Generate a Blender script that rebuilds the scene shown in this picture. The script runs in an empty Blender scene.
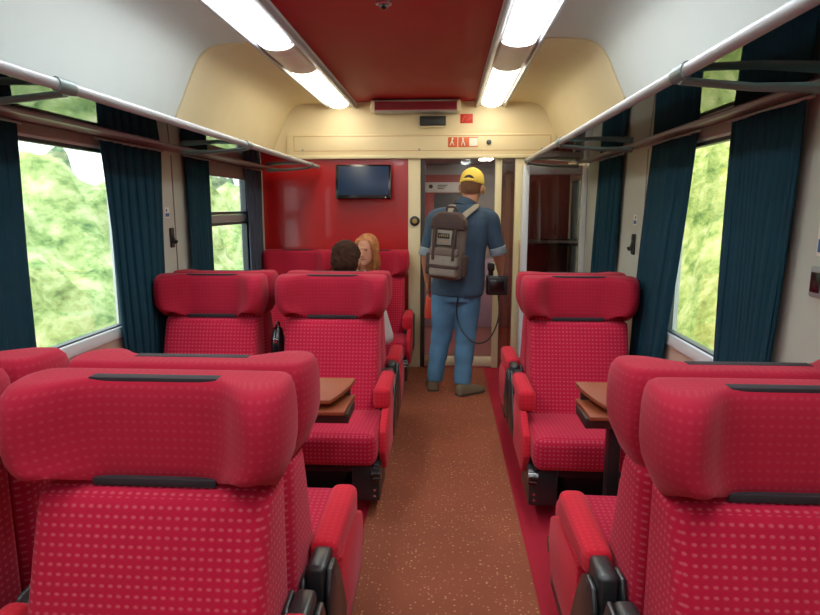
import bpy, bmesh, math, random
from mathutils import Vector, Matrix, noise
random.seed(7)
PI = math.pi
scn = bpy.context.scene
COL = scn.collection
V = Vector

# ------------------------------------------------------------------ materials
def lin(c):
    out = []
    for v in c:
        v = v / 255.0
        out.append(v / 12.92 if v <= 0.04045 else ((v + 0.055) / 1.055) ** 2.4)
    return (out[0], out[1], out[2], 1.0)

def newmat(name):
    m = bpy.data.materials.new(name)
    m.use_nodes = True
    nt = m.node_tree
    nt.nodes.clear()
    out = nt.nodes.new('ShaderNodeOutputMaterial')
    return m, nt, out

def mat(name, rgb, rough=0.5, metal=0.0, spec=0.5, var=0.06, vscale=6.0, bump=0.0, bscale=80.0, sheen=0.0, coat=0.0):
    m, nt, out = newmat(name)
    N, L = nt.nodes.new, nt.links.new
    b = N('ShaderNodeBsdfPrincipled')
    b.inputs['Roughness'].default_value = rough
    b.inputs['Metallic'].default_value = metal
    b.inputs['Specular IOR Level'].default_value = spec
    b.inputs['Coat Weight'].default_value = coat
    if sheen:
        b.inputs['Sheen Weight'].default_value = sheen
    tc = N('ShaderNodeTexCoord')
    nz = N('ShaderNodeTexNoise'); nz.inputs['Scale'].default_value = vscale; nz.inputs['Detail'].default_value = 4
    L(tc.outputs['Object'], nz.inputs['Vector'])
    cr = N('ShaderNodeMixRGB')
    c = lin(rgb)
    cr.inputs[1].default_value = tuple(x * (1 - var * 2) for x in c[:3]) + (1,)
    cr.inputs[2].default_value = tuple(min(1, x * (1 + var * 2)) for x in c[:3]) + (1,)
    L(nz.outputs['Fac'], cr.inputs[0])
    L(cr.outputs[0], b.inputs['Base Color'])
    if bump:
        n2 = N('ShaderNodeTexNoise'); n2.inputs['Scale'].default_value = bscale
        L(tc.outputs['Object'], n2.inputs['Vector'])
        bp = N('ShaderNodeBump'); bp.inputs['Strength'].default_value = bump; bp.inputs['Distance'].default_value = 0.01
        L(n2.outputs['Fac'], bp.inputs['Height']); L(bp.outputs[0], b.inputs['Normal'])
    L(b.outputs[0], out.inputs[0])
    return m

def fabric(name, base, dot, line, contrast=1.0, pitch=0.0195):
    """moquette with a woven grid of pale flecks, in UV metres"""
    m, nt, out = newmat(name)
    N, L = nt.nodes.new, nt.links.new
    uv = N('ShaderNodeUVMap')
    sc = N('ShaderNodeVectorMath'); sc.operation = 'SCALE'; sc.inputs['Scale'].default_value = 1 / pitch
    L(uv.outputs[0], sc.inputs[0])
    fr = N('ShaderNodeVectorMath'); fr.operation = 'FRACTION'; L(sc.outputs[0], fr.inputs[0])
    sb = N('ShaderNodeVectorMath'); sb.operation = 'SUBTRACT'; sb.inputs[1].default_value = (0.5, 0.5, 0)
    L(fr.outputs[0], sb.inputs[0])
    ab = N('ShaderNodeVectorMath'); ab.operation = 'ABSOLUTE'; L(sb.outputs[0], ab.inputs[0])
    st = N('ShaderNodeVectorMath'); st.operation = 'MULTIPLY'; st.inputs[1].default_value = (1.0, 1.5, 0)
    L(ab.outputs[0], st.inputs[0])
    ln = N('ShaderNodeVectorMath'); ln.operation = 'LENGTH'; L(st.outputs[0], ln.inputs[0])
    mr = N('ShaderNodeMapRange'); mr.interpolation_type = 'SMOOTHSTEP'
    mr.inputs['From Min'].default_value = 0.36; mr.inputs['From Max'].default_value = 0.14
    mr.inputs['To Min'].default_value = 0.0; mr.inputs['To Max'].default_value = contrast
    L(ln.outputs['Value'], mr.inputs['Value'])
    sp = N('ShaderNodeSeparateXYZ'); L(ab.outputs[0], sp.inputs[0])
    mx = N('ShaderNodeMath'); mx.operation = 'MAXIMUM'; L(sp.outputs[0], mx.inputs[0]); L(sp.outputs[1], mx.inputs[1])
    ml = N('ShaderNodeMapRange'); ml.interpolation_type = 'SMOOTHSTEP'
    ml.inputs['From Min'].default_value = 0.38; ml.inputs['From Max'].default_value = 0.5
    ml.inputs['To Max'].default_value = 0.7 * contrast
    L(mx.outputs[0], ml.inputs['Value'])
    tc = N('ShaderNodeTexCoord')
    nz = N('ShaderNodeTexNoise'); nz.inputs['Scale'].default_value = 5; nz.inputs['Detail'].default_value = 3
    L(tc.outputs['Object'], nz.inputs['Vector'])
    c0 = N('ShaderNodeMixRGB')
    b = lin(base)
    c0.inputs[1].default_value = tuple(x * 0.82 for x in b[:3]) + (1,)
    c0.inputs[2].default_value = tuple(min(1, x * 1.18) for x in b[:3]) + (1,)
    L(nz.outputs['Fac'], c0.inputs[0])
    c1 = N('ShaderNodeMixRGB'); L(ml.outputs[0], c1.inputs[0]); L(c0.outputs[0], c1.inputs[1]); c1.inputs[2].default_value = lin(line)
    c2 = N('ShaderNodeMixRGB'); L(mr.outputs[0], c2.inputs[0]); L(c1.outputs[0], c2.inputs[1]); c2.inputs[2].default_value = lin(dot)
    p = N('ShaderNodeBsdfPrincipled')
    p.inputs['Roughness'].default_value = 0.9
    p.inputs['Specular IOR Level'].default_value = 0.15
    p.inputs['Sheen Weight'].default_value = 0.15
    p.inputs['Sheen Tint'].default_value = (1.0, 0.35, 0.4, 1)
    L(c2.outputs[0], p.inputs['Base Color'])
    bp = N('ShaderNodeBump'); bp.inputs['Strength'].default_value = 0.25; bp.inputs['Distance'].default_value = 0.003
    L(mr.outputs[0], bp.inputs['Height']); L(bp.outputs[0], p.inputs['Normal'])
    L(p.outputs[0], out.inputs[0])
    return m

def glass(name, tint, refl=1.0, ior=1.5, rough=0.02):
    m, nt, out = newmat(name)
    N, L = nt.nodes.new, nt.links.new
    t = N('ShaderNodeBsdfTransparent'); t.inputs[0].default_value = tint + (1,)
    g = N('ShaderNodeBsdfGlossy'); g.inputs['Roughness'].default_value = rough
    f = N('ShaderNodeFresnel'); f.inputs['IOR'].default_value = ior
    mu = N('ShaderNodeMath'); mu.operation = 'MULTIPLY'; mu.use_clamp = True; mu.inputs[1].default_value = refl
    L(f.outputs[0], mu.inputs[0])
    mx = N('ShaderNodeMixShader')
    L(mu.outputs[0], mx.inputs[0]); L(t.outputs[0], mx.inputs[1]); L(g.outputs[0], mx.inputs[2])
    L(mx.outputs[0], out.inputs[0])
    return m

def emit(name, col, strength):
    m, nt, out = newmat(name)
    N, L = nt.nodes.new, nt.links.new
    e = N('ShaderNodeEmission'); e.inputs[0].default_value = col + (1,); e.inputs[1].default_value = strength
    L(e.outputs[0], out.inputs[0])
    return m

def carpet(name, base, dark, fleck, amount):
    m, nt, out = newmat(name)
    N, L = nt.nodes.new, nt.links.new
    tc = N('ShaderNodeTexCoord')
    nz = N('ShaderNodeTexNoise'); nz.inputs['Scale'].default_value = 2.2; nz.inputs['Detail'].default_value = 6
    L(tc.outputs['Object'], nz.inputs['Vector'])
    c0 = N('ShaderNodeMixRGB'); c0.inputs[1].default_value = lin(dark); c0.inputs[2].default_value = lin(base)
    L(nz.outputs['Fac'], c0.inputs[0])
    vo = N('ShaderNodeTexVoronoi'); vo.inputs['Scale'].default_value = 62
    L(tc.outputs['Object'], vo.inputs['Vector'])
    mr = N('ShaderNodeMapRange'); mr.inputs['From Min'].default_value = 0.34; mr.inputs['From Max'].default_value = 0.12
    mr.inputs['To Max'].default_value = 1
    L(vo.outputs['Distance'], mr.inputs['Value'])
    sp = N('ShaderNodeSeparateColor'); L(vo.outputs['Color'], sp.inputs[0])
    gt = N('ShaderNodeMapRange'); gt.inputs['From Min'].default_value = 0.3; gt.inputs['From Max'].default_value = 1.0
    gt.inputs['To Max'].default_value = amount
    L(sp.outputs[0], gt.inputs['Value'])
    mu = N('ShaderNodeMath'); mu.operation = 'MULTIPLY'; L(mr.outputs[0], mu.inputs[0]); L(gt.outputs[0], mu.inputs[1])
    c1 = N('ShaderNodeMixRGB'); L(mu.outputs[0], c1.inputs[0]); L(c0.outputs[0], c1.inputs[1]); c1.inputs[2].default_value = lin(fleck)
    p = N('ShaderNodeBsdfPrincipled'); p.inputs['Roughness'].default_value = 0.8; p.inputs['Specular IOR Level'].default_value = 0.25
    L(c1.outputs[0], p.inputs['Base Color']); L(p.outputs[0], out.inputs[0])
    return m

def foliage(name, cols, stretch=0.55):
    m, nt, out = newmat(name)
    N, L = nt.nodes.new, nt.links.new
    tc = N('ShaderNodeTexCoord')
    mp = N('ShaderNodeMapping'); mp.inputs['Scale'].default_value = (1, stretch, 1)
    L(tc.outputs['Object'], mp.inputs[0])
    nz = N('ShaderNodeTexNoise'); nz.inputs['Scale'].default_value = 3.4; nz.inputs['Detail'].default_value = 10; nz.inputs['Roughness'].default_value = 0.72
    L(mp.outputs[0], nz.inputs['Vector'])
    cr = N('ShaderNodeValToRGB')
    el = cr.color_ramp.elements
    el[0].position = 0.34; el[0].color = lin(cols[0]); el[1].position = 0.68; el[1].color = lin(cols[-1])
    for i, c in enumerate(cols[1:-1]):
        e = el.new(0.34 + 0.34 * (i + 1) / (len(cols) - 1)); e.color = lin(c)
    L(nz.outputs['Fac'], cr.inputs[0])
    p = N('ShaderNodeBsdfPrincipled'); p.inputs['Roughness'].default_value = 0.9; p.inputs['Specular IOR Level'].default_value = 0.1
    L(cr.outputs[0], p.inputs['Base Color']); L(p.outputs[0], out.inputs[0])
    return m

M = {}
M['seat'] = fabric('seat_moquette', (178, 18, 50), (210, 108, 120), (160, 12, 38), 0.36)
M['head'] = fabric('headrest_moquette', (160, 20, 44), (188, 76, 88), (146, 14, 34), 0.16)
M['side'] = fabric('side_moquette', (192, 24, 42), (212, 74, 78), (168, 16, 32), 0.25)
M['strap'] = mat('black_strap', (26, 16, 24), 0.8)
M['black'] = mat('black_plastic', (30, 34, 36), 0.35, spec=0.6)
M['blackmetal'] = mat('black_metal', (20, 21, 23), 0.4, spec=0.5)
M['chrome'] = mat('chrome', (200, 200, 200), 0.2, metal=1.0)
M['wood'] = mat('table_wood', (136, 62, 36), 0.45, spec=0.35, var=0.12, vscale=9)
M['wooddark'] = mat('table_dark_edge', (44, 24, 20), 0.5)
M['white'] = mat('white_ceiling_lining', (206, 214, 211), 0.5, var=0.02)
M['cream'] = mat('warmlit_cream_lining', (226, 208, 166), 0.5, var=0.02)  # cream paint, with the far lights' warm cast put into its colour
M['creamdoor'] = mat('cream_frame', (222, 208, 170), 0.4, var=0.02)
M['redceil'] = mat('red_ceiling', (158, 4, 24), 0.6, spec=0.25, var=0.05)
M['redwall'] = mat('red_laminate', (172, 10, 16), 0.3, var=0.04, coat=0.2)
M['wall'] = mat('pale_wall_panel', (188, 190, 178), 0.5, var=0.02)
M['walllow'] = mat('beige_wall_panel', (190, 165, 145), 0.55, var=0.03)
M['alu'] = mat('satin_aluminium', (156, 158, 162), 0.42, metal=0.35)
M['fixture'] = mat('light_housing', (212, 210, 208), 0.35, metal=0.2)
M['railgrey'] = mat('grey_green_bracket', (98, 116, 114), 0.4, metal=0.3)
M['tube'] = emit('diffuser_cool', (0.93, 0.98, 1.0), 19.0)
M['tubewarm'] = emit('diffuser_warm', (1.0, 0.90, 0.68), 13.0)
M['curtain'] = mat('teal_navy_curtain', (24, 54, 68), 0.95, spec=0.1, var=0.10, vscale=12)
M['curtaingrey'] = mat('grey_blue_curtain', (66, 74, 94), 0.95, spec=0.1, var=0.10, vscale=12)
M['frame'] = mat('pale_window_frame', (214, 220, 222), 0.35, var=0.02)
M['framedark'] = mat('dark_window_frame', (44, 56, 62), 0.4)
M['cassette'] = mat('window_head', (132, 116, 112), 0.5)
M['pane'] = glass('window_glass', (0.97, 0.99, 0.98), 0.5)
M['shelf'] = glass('shelf_glass', (0.78, 0.86, 0.85), 1.2, 1.5, 0.03)
M['smoked'] = glass('smoked_glass', (0.56, 0.48, 0.46), 0.9)
M['doorglass'] = glass('door_glass', (0.93, 0.93, 0.93), 0.9)
M['brownglass'] = glass('brown_glass', (0.72, 0.50, 0.42), 1.5)
M['carpet'] = carpet('aisle_carpet', (148, 74, 49), (112, 54, 33), (212, 162, 114), 0.75)
M['redcarpet'] = carpet('red_carpet', (176, 20, 44), (140, 12, 30), (190, 40, 60), 0.2)
M['screen'] = mat('tv_screen', (16, 40, 74), 0.38, spec=0.35, var=0.3, vscale=3)
M['gloss'] = mat('gloss_black', (14, 14, 18), 0.2, spec=0.6)
M['orange'] = mat('orange_sticker', (216, 92, 40), 0.5)
M['redsticker'] = mat('red_sticker', (200, 40, 30), 0.5)
M['paper'] = mat('white_sticker', (236, 232, 220), 0.5)
M['bluestick'] = mat('blue_print', (40, 90, 150), 0.5)
M['brass'] = mat('brass', (180, 150, 80), 0.3, metal=0.8)
M['skin'] = mat('skin', (206, 142, 112), 0.55, var=0.06)
M['skintan'] = mat('tanned_skin', (176, 116, 88), 0.55, var=0.06)
M['denim'] = mat('denim_shirt', (46, 68, 90), 0.9, var=0.22, vscale=9, bump=0.3, bscale=30)
M['cuff'] = mat('pale_denim_cuff', (140, 156, 168), 0.9, var=0.1, vscale=20)
M['jeans'] = mat('blue_jeans', (74, 118, 152), 0.9, var=0.30, vscale=5, bump=0.3, bscale=24)
M['shoe'] = mat('brown_suede', (104, 88, 66), 0.9, var=0.1)
M['sole'] = mat('shoe_sole', (60, 48, 38), 0.8)
M['cap'] = mat('yellow_cap', (236, 200, 76), 0.8, var=0.05)
M['pack'] = mat('grey_brown_canvas', (104, 90, 80), 0.85, var=0.15, vscale=14)
M['packlight'] = mat('grey_webbing', (138, 130, 116), 0.85, var=0.1, vscale=20)
M['packdark'] = mat('brown_canvas', (64, 46, 42), 0.85, var=0.15, vscale=14)
M['camblack'] = mat('camera_body', (18, 18, 20), 0.45)
M['hairdark'] = mat('dark_brown_hair', (50, 29, 19), 0.9, spec=0.15, var=0.4, vscale=30, bump=0.8, bscale=60)
M['hairshort'] = mat('short_brown_hair', (110, 70, 46), 0.8, var=0.2, vscale=30)
M['hairginger'] = mat('ginger_blond_hair', (164, 98, 50), 0.6, var=0.4, vscale=26, bump=0.6, bscale=40)
M['shirtwhite'] = mat('white_shirt', (214, 206, 206), 0.9, var=0.05)
M['shirtgrey'] = mat('pale_grey_shirt', (196, 190, 190), 0.9, var=0.05)
M['navy'] = mat('navy_cloth', (30, 34, 58), 0.9)
M['trouser'] = mat('dark_trousers', (40, 42, 52), 0.9)
M['lip'] = mat('lips', (170, 80, 74), 0.5)
M['eye'] = mat('eyes', (50, 34, 28), 0.3)
M['bagred'] = mat('orange_red_bag', (206, 62, 40), 0.7)
M['vestgrey'] = mat('vestibule_grey', (150, 140, 136), 0.5)
M['vestreflect'] = mat('lilac_reflection', (176, 150, 170), 0.4)
M['vestred'] = mat('vestibule_red', (170, 34, 24), 0.5)
M['vestdark'] = mat('vestibule_dark', (46, 34, 34), 0.5)
M['vestlight'] = emit('vestibule_light', (1.0, 0.93, 0.80), 60.0)
M['tan'] = mat('tan_wood_trim', (196, 156, 112), 0.45)
M['luggage'] = mat('luggage_bay_brown', (96, 40, 38), 0.5)
M['fol_l'] = foliage('embankment_leaves', [(70, 104, 58), (140, 166, 94), (186, 200, 134), (222, 220, 176)])
M['fol_r'] = foliage('embankment_leaves_yellow', [(78, 104, 40), (146, 162, 76), (196, 198, 112), (226, 222, 160)])  # yellower leaf palette for the right bank
M['fol_d'] = foliage('tree_leaves', [(58, 84, 62), (96, 124, 88), (140, 160, 120), (180, 194, 156)])
M['ground'] = mat('trackside_gravel', (130, 120, 105), 0.95, var=0.2)

# ------------------------------------------------------------------ mesh helpers
def merge(bm, tmp, mtx=None):
    if mtx is not None:
        bmesh.ops.transform(tmp, matrix=mtx, verts=tmp.verts)
    me = bpy.data.meshes.new('tmp')
    tmp.to_mesh(me); tmp.free()
    bm.from_mesh(me)
    bpy.data.meshes.remove(me)

def BM():
    return bmesh.new()

def box(bm, lo, hi, bev=0.0, seg=2, mtx=None):
    t = bmesh.new()
    bmesh.ops.create_cube(t, size=1)
    s = [hi[i] - lo[i] for i in range(3)]; c = [(hi[i] + lo[i]) / 2 for i in range(3)]
    for v in t.verts:
        v.co = V((v.co.x * s[0] + c[0], v.co.y * s[1] + c[1], v.co.z * s[2] + c[2]))
    if bev > 0:
        bmesh.ops.bevel(t, geom=list(t.edges) + list(t.verts), offset=min(bev, min(s) * 0.49), segments=seg, profile=0.5, affect='EDGES')
    merge(bm, t, mtx)
    return bm

def loft(bm, rings, cap=True, closed=True):
    rows = [[bm.verts.new(p) for p in r] for r in rings]
    n = len(rows[0])
    for a, b in zip(rows, rows[1:]):
        for i in range(n if closed else n - 1):
            j = (i + 1) % n
            try:
                bm.faces.new((a[i], a[j], b[j], b[i]))
            except ValueError:
                pass
    if cap and closed:
        bm.faces.new(rows[0][::-1]); bm.faces.new(rows[-1])
    return rows

def tube(bm, pts, rad, n=12, side=None, cap=True):
    """swept ellipse; rad items are r or (ra, rb); side = reference direction of ra"""
    pts = [V(p) for p in pts]
    rings = []
    ref = V(side) if side is not None else None
    for i, p in enumerate(pts):
        d = (pts[min(i + 1, len(pts) - 1)] - pts[max(i - 1, 0)]).normalized()
        if ref is None:
            ref = d.orthogonal()
        a = (ref - d * ref.dot(d))
        if a.length < 1e-5:
            a = d.orthogonal()
        a.normalize()
        if side is None:
            ref = a
        b = d.cross(a)
        r = rad[i] if isinstance(rad, (list, tuple)) and not (len(rad) == 2 and len(pts) != 2 and not isinstance(rad[0], tuple)) else rad
        ra, rb = r if isinstance(r, tuple) else (r, r)
        rings.append([p + a * (ra * math.cos(2 * PI * k / n)) + b * (rb * math.sin(2 * PI * k / n)) for k in range(n)])
    loft(bm, rings, cap)
    return bm

def spline(pts, k=6):
    P = [V(p) for p in pts]; out = []
    for i in range(len(P) - 1):
        p0 = P[max(i - 1, 0)]; p1 = P[i]; p2 = P[i + 1]; p3 = P[min(i + 2, len(P) - 1)]
        for j in range(k):
            t = j / k
            out.append(0.5 * ((2 * p1) + (p2 - p0) * t + (2 * p0 - 5 * p1 + 4 * p2 - p3) * t * t + (3 * p1 - p0 - 3 * p2 + p3) * t ** 3))
    out.append(P[-1])
    return out

def cyl(bm, a, b, r, n=20):
    return tube(bm, [a, b], [r, r], n)

def ball(bm, c, r, sub=3):
    t = bmesh.new()
    bmesh.ops.create_icosphere(t, subdivisions=sub, radius=1)
    rr = r if isinstance(r, (tuple, list)) else (r, r, r)
    for v in t.verts:
        v.co = V((v.co.x * rr[0] + c[0], v.co.y * rr[1] + c[1], v.co.z * rr[2] + c[2]))
    merge(bm, t)
    return bm

def prism(bm, poly, axis, a, b, bev=0.0, seg=2):
    """extrude polygon (2-D) along axis from a to b"""
    t = bmesh.new()
    def P(p, h):
        return {'x': V((h, p[0], p[1])), 'y': V((p[0], h, p[1])), 'z': V((p[0], p[1], h))}[axis]
    loft(t, [[P(p, a) for p in poly], [P(p, b) for p in poly]])
    bmesh.ops.recalc_face_normals(t, faces=t.faces)
    if bev:
        bmesh.ops.bevel(t, geom=list(t.edges), offset=bev, segments=seg, profile=0.5, affect='EDGES')
    merge(bm, t)
    return bm

def finish(bm, name, smooth=40, uv=True):
    bmesh.ops.recalc_face_normals(bm, faces=bm.faces)
    if uv and not bm.loops.layers.uv:
        ul = bm.loops.layers.uv.new('UVMap')
        for f in bm.faces:
            n = f.normal; ax, ay, az = abs(n.x), abs(n.y), abs(n.z)
            for l in f.loops:
                c = l.vert.co
                l[ul].uv = (c.y, c.z) if ax > ay and ax > az else ((c.x, c.z) if ay > az * 0.8 else (c.x, c.y))
    me = bpy.data.meshes.new(name)
    bm.to_mesh(me); bm.free()
    if smooth:
        me.polygons.foreach_set('use_smooth', [True] * len(me.polygons))
        me.set_sharp_from_angle(angle=math.radians(smooth))
    return me

def link(name, me, m, parent=None, loc=None):
    o = bpy.data.objects.new(name, me); COL.objects.link(o)
    if m is not None and len(me.materials) == 0:
        me.materials.append(m)
    if parent is not None:
        o.parent = parent
    if loc is not None:
        o.location = loc
    return o

def obj(name, bm, m, parent=None, smooth=40, loc=None):
    return link(name, finish(bm, name, smooth), m, parent, loc)

def tag(o, label, cat, group=None):
    o['label'] = label; o['category'] = cat
    if group:
        o['group'] = group
    return o

def thing(name, label, cat, loc=(0, 0, 0), rz=0.0, group=None):
    o = bpy.data.objects.new(name, None); COL.objects.link(o)
    o.empty_display_size = 0.1
    o.location = loc; o.rotation_euler = (0, 0, rz)
    return tag(o, label, cat, group)

def struct(name, bm, m, parent=None, smooth=30):
    o = obj(name, bm, m, parent, smooth)
    if parent is None:
        o['kind'] = 'structure'
    return o

def remesh(o, vox, smooth=2):
    r = o.modifiers.new('fuse', 'REMESH'); r.mode = 'VOXEL'; r.voxel_size = vox; r.use_smooth_shade = True
    if smooth:
        s = o.modifiers.new('soften', 'SMOOTH'); s.factor = 0.5; s.iterations = smooth
    return o

# ------------------------------------------------------------------ dimensions (metres; camera stands at x=0,y=0)
XC = -0.27                       # coach centre line
XL, XR = -1.655, 1.09             # inner wall faces
YB, YF = -1.4, 5.45              # unseen rear closing wall, bulkhead
ZC = 2.38                        # ceiling
SEAT_L_AISLE, SEAT_L_WIN, SEAT_R = -0.624, -1.308, 0.726
PLANES = (1.345, 3.385, 5.385)   # back-to-back planes

# ------------------------------------------------------------------ floor
b = BM(); box(b, (XL - 0.1, YB - 0.1, -0.06), (XR + 0.1, YF + 0.02, -0.004)); struct('floor', b, M['redcarpet'])
b = BM(); box(b, (-0.365, YB, -0.004), (0.362, YF - 0.03, 0.004)); o = struct('floor', b, M['carpet'])

# ------------------------------------------------------------------ side walls with window openings
ZS, ZT = 0.815, 1.79
WINS = {'left': [(1.90, 3.02), (3.90, 5.02)], 'right': [(2.08, 3.02), (3.90, 4.28), (4.84, 5.36)]}
def side_wall(side):
    x0, x1 = (XL - 0.07, XL) if side == 'left' else (XR, XR + 0.07)
    b = BM()
    ys = [YB]
    for a, c in WINS[side]:
        ys += [a, c]
    ys.append(YF + 2.2 if False else YF)
    for i in range(0, len(ys), 2):
        box(b, (x0, ys[i], ZS), (x1, ys[i + 1], ZT))
    box(b, (x0, YB, ZT), (x1, YF, 1.95))
    struct('wall_' + side, b, M['wall'])
    b = BM(); box(b, (x0, YB, -0.05), (x1, YF, ZS)); struct('wall_' + side, b, M['walllow'])
side_wall('left'); side_wall('right')
b = BM(); box(b, (XL - 0.07, YB - 0.08, -0.05), (XR + 0.07, YB, 2.5)); struct('wall_back', b, M['wall'])  # unseen wall behind the camera, added to stop light leaking in

# panel joints on the wall beside the windows
def seam(x, y, z0, z1):
    b = BM(); box(b, (x - 0.003, y - 0.004, z0), (x + 0.003, y + 0.004, z1)); return b
k = 1
for (x, y) in ((XL + 0.001, 3.62), (XR - 0.001, 3.4)):
    struct('trim_%d' % k, seam(x, y, 0.6, 1.78), M['cassette']); k += 1

def window(n, side, y0, y1, hopper=False, dark=False):
    s = 1 if side == 'left' else -1
    x = XL if side == 'left' else XR
    e = bpy.data.objects.new('window_%d' % n, None); COL.objects.link(e)
    e.location = (x, (y0 + y1) / 2, ZS); e['kind'] = 'structure'
    w = (y1 - y0) / 2; h = ZT - ZS
    fm = M['framedark'] if dark else M['frame']
    b = BM(); t = 0.045
    X0, X1 = (-0.05, 0.004) if s > 0 else (-0.004, 0.05)
    box(b, (X0, -w, 0), (X1, -w + t, h), 0.006); box(b, (X0, w - t, 0), (X1, w, h), 0.006)
    box(b, (X0, -w, h - t), (X1, w, h), 0.006)
    obj('window_frame', b, fm, e)
    b = BM(); box(b, (X0, -w, 0.0), (X1 + 0.010, w, t + 0.012), 0.008) if s > 0 else box(b, (X0 - 0.010, -w, 0.0), (X1, w, t + 0.012), 0.008)
    obj('window_sill', b, M['frame'], e)
    b = BM(); xg = -0.03 * s; box(b, (xg - 0.002, -w + t * 0.6, t * 0.6), (xg + 0.002, w - t * 0.6, h - t * 0.6)); obj('pane', b, M['pane'], e)
    b = BM(); g0, g1 = (-0.028, 0.0) if s > 0 else (0.0, 0.028)
    box(b, (g0, -w + t, t), (g1, -w + t + 0.014, h - t)); box(b, (g0, w - t - 0.014, t), (g1, w - t, h - t)); box(b, (g0, -w + t, h - t - 0.016), (g1, w - t, h - t)); box(b, (g0, -w + t, t), (g1, w - t, t + 0.02))
    obj('rubber_seal', b, M['framedark'], e)
    b = BM(); box(b, (0.0 if s > 0 else -0.016, -w - 0.03, h - (0.10 if dark else 0.035)), (0.016 if s > 0 else 0.0, w + 0.03, h + 0.012), 0.01); obj('head_cover', b, M['cassette'], e)
    if hopper:
        b = BM(); zb = 0.545
        box(b, (X0 * 0.6, -w + t, zb), (X1 * 0.8, w - t, zb + 0.055), 0.006); obj('hopper_bar', b, M['alu'], e)
        b = BM(); box(b, (X0 * 0.6, -w + t, zb + 0.057), (X1 * 0.6, w - t, zb + 0.08), 0.004); box(b, (X0 * 0.6, -w + t, zb - 0.022), (X1 * 0.6, w - t, zb - 0.002), 0.004); obj('hopper_seal', b, M['framedark'], e)
    return e
window(1, 'left', *WINS['left'][0]); window(2, 'left', *WINS['left'][1], hopper=True, dark=True)
window(3, 'right', *WINS['right'][0]); window(4, 'right', *WINS['right'][1]); window(5, 'right', *WINS['right'][2], dark=True)

# ------------------------------------------------------------------ ceiling
CO = [(0.78, 2.378), (0.92, 2.376), (1.02, 2.366), (1.09, 2.335), (1.14, 2.275), (1.20, 2.15), (1.27, 2.0), (1.33, 1.88), (1.36, 1.81)]
COS = [(p.x, p.y) for p in spline([(a, c, 0) for a, c in CO], 4)]
def cove(sgn, y0, y1, m, lift=0.0):
    b = BM()
    inner = [(XC + sgn * (a - lift), c - lift) for a, c in COS]
    outer = [(XC + sgn * (a + 0.05), c + 0.05) for a, c in COS]
    poly = inner + outer[::-1]
    loft(b, [[V((p[0], y0, p[1])) for p in poly], [V((p[0], y1, p[1])) for p in poly]])
    struct('ceiling', b, m, smooth=35)
SEAM = 3.48
for s in (-1, 1):
    cove(s, YB, SEAM - 0.006, M['white']); cove(s, SEAM + 0.006, YF + 0.02, M['cream'], 0.004)
    cove(s, SEAM - 0.008, SEAM + 0.008, M['cassette'], -0.012)
b = BM(); box(b, (XC - 0.54, YB, ZC), (XC + 0.54, YF, ZC + 0.04)); struct('ceiling', b, M['redceil'])
b = BM()
for s in (-1, 1):
    x = XC + s * 0.66; box(b, (x - 0.14, YB, ZC - 0.005), (x + 0.14, YF, ZC + 0.04))
struct('ceiling', b, M['white'])

def fixture(s):
    x = XC + s * 0.648
    side = 'left' if s < 0 else 'right'
    t = thing('ceiling_light', 'long fluorescent light strip along the %s edge of the red ceiling panel' % side, 'light', (x, 2.0, ZC - 0.005), 0, 'fluorescent ceiling light strips')
    b = BM()
    prism(b, [(-0.125, 0), (-0.125, -0.02), (-0.105, -0.035), (0.105, -0.035), (0.125, -0.02), (0.125, 0)], 'y', YB - 2 + 0.01, YF - 2 - 0.01)
    obj('housing', b, M['fixture'], t)
    for e in (-1, 1):
        b = BM(); box(b, (e * 0.118 - 0.012, YB - 2 + 0.02, -0.05), (e * 0.118 + 0.012, YF - 2 - 0.01, -0.012), 0.005); obj('edge_strip', b, M['alu'], t)
    for (y0, y1, m) in ((3.97, 5.33, M['tubewarm']), (1.95, 3.38, M['tube']), (-0.05, 1.36, M['tube']), (-1.36, -0.64, M['tube'])):
        b = BM()
        rings = []
        for (yy, k) in ((y0, 0.55), (y0 + 0.02, 0.85), (y0 + 0.06, 1.0), (y1 - 0.06, 1.0), (y1 - 0.02, 0.85), (y1, 0.55)):
            rings.append([V((0.088 * k * math.cos(a), yy - 2, -0.03 - 0.045 * k * math.sin(a))) for a in [PI * i / 14 for i in range(15)]])
        loft(b, rings)
        obj('diffuser', b, m, t)
    for (y0, y1) in ((3.38, 3.97), (1.36, 1.95), (-0.64, -0.05)):
        b = BM()
        ring = [(0.096 * math.cos(a), -0.03 - 0.038 * math.sin(a)) for a in [PI * i / 12 for i in range(13)]]
        prism(b, ring, 'y', y0 - 2 + 0.004, y1 - 2 - 0.004)
        obj('cover', b, M['fixture'], t)
fixture(-1); fixture(1)

t = thing('ceiling_sensor', 'small round chrome and black sensor on the red ceiling', 'sensor', (-0.285, 2.86, ZC))
b = BM(); tube(b, [(0, 0, 0), (0, 0, -0.012), (0, 0, -0.018)], [0.035, 0.035, 0.028], 24); obj('rim', b, M['chrome'], t)
b = BM(); ball(b, (0, 0, -0.018), (0.02, 0.02, 0.018)); obj('lens', b, M['gloss'], t)

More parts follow.
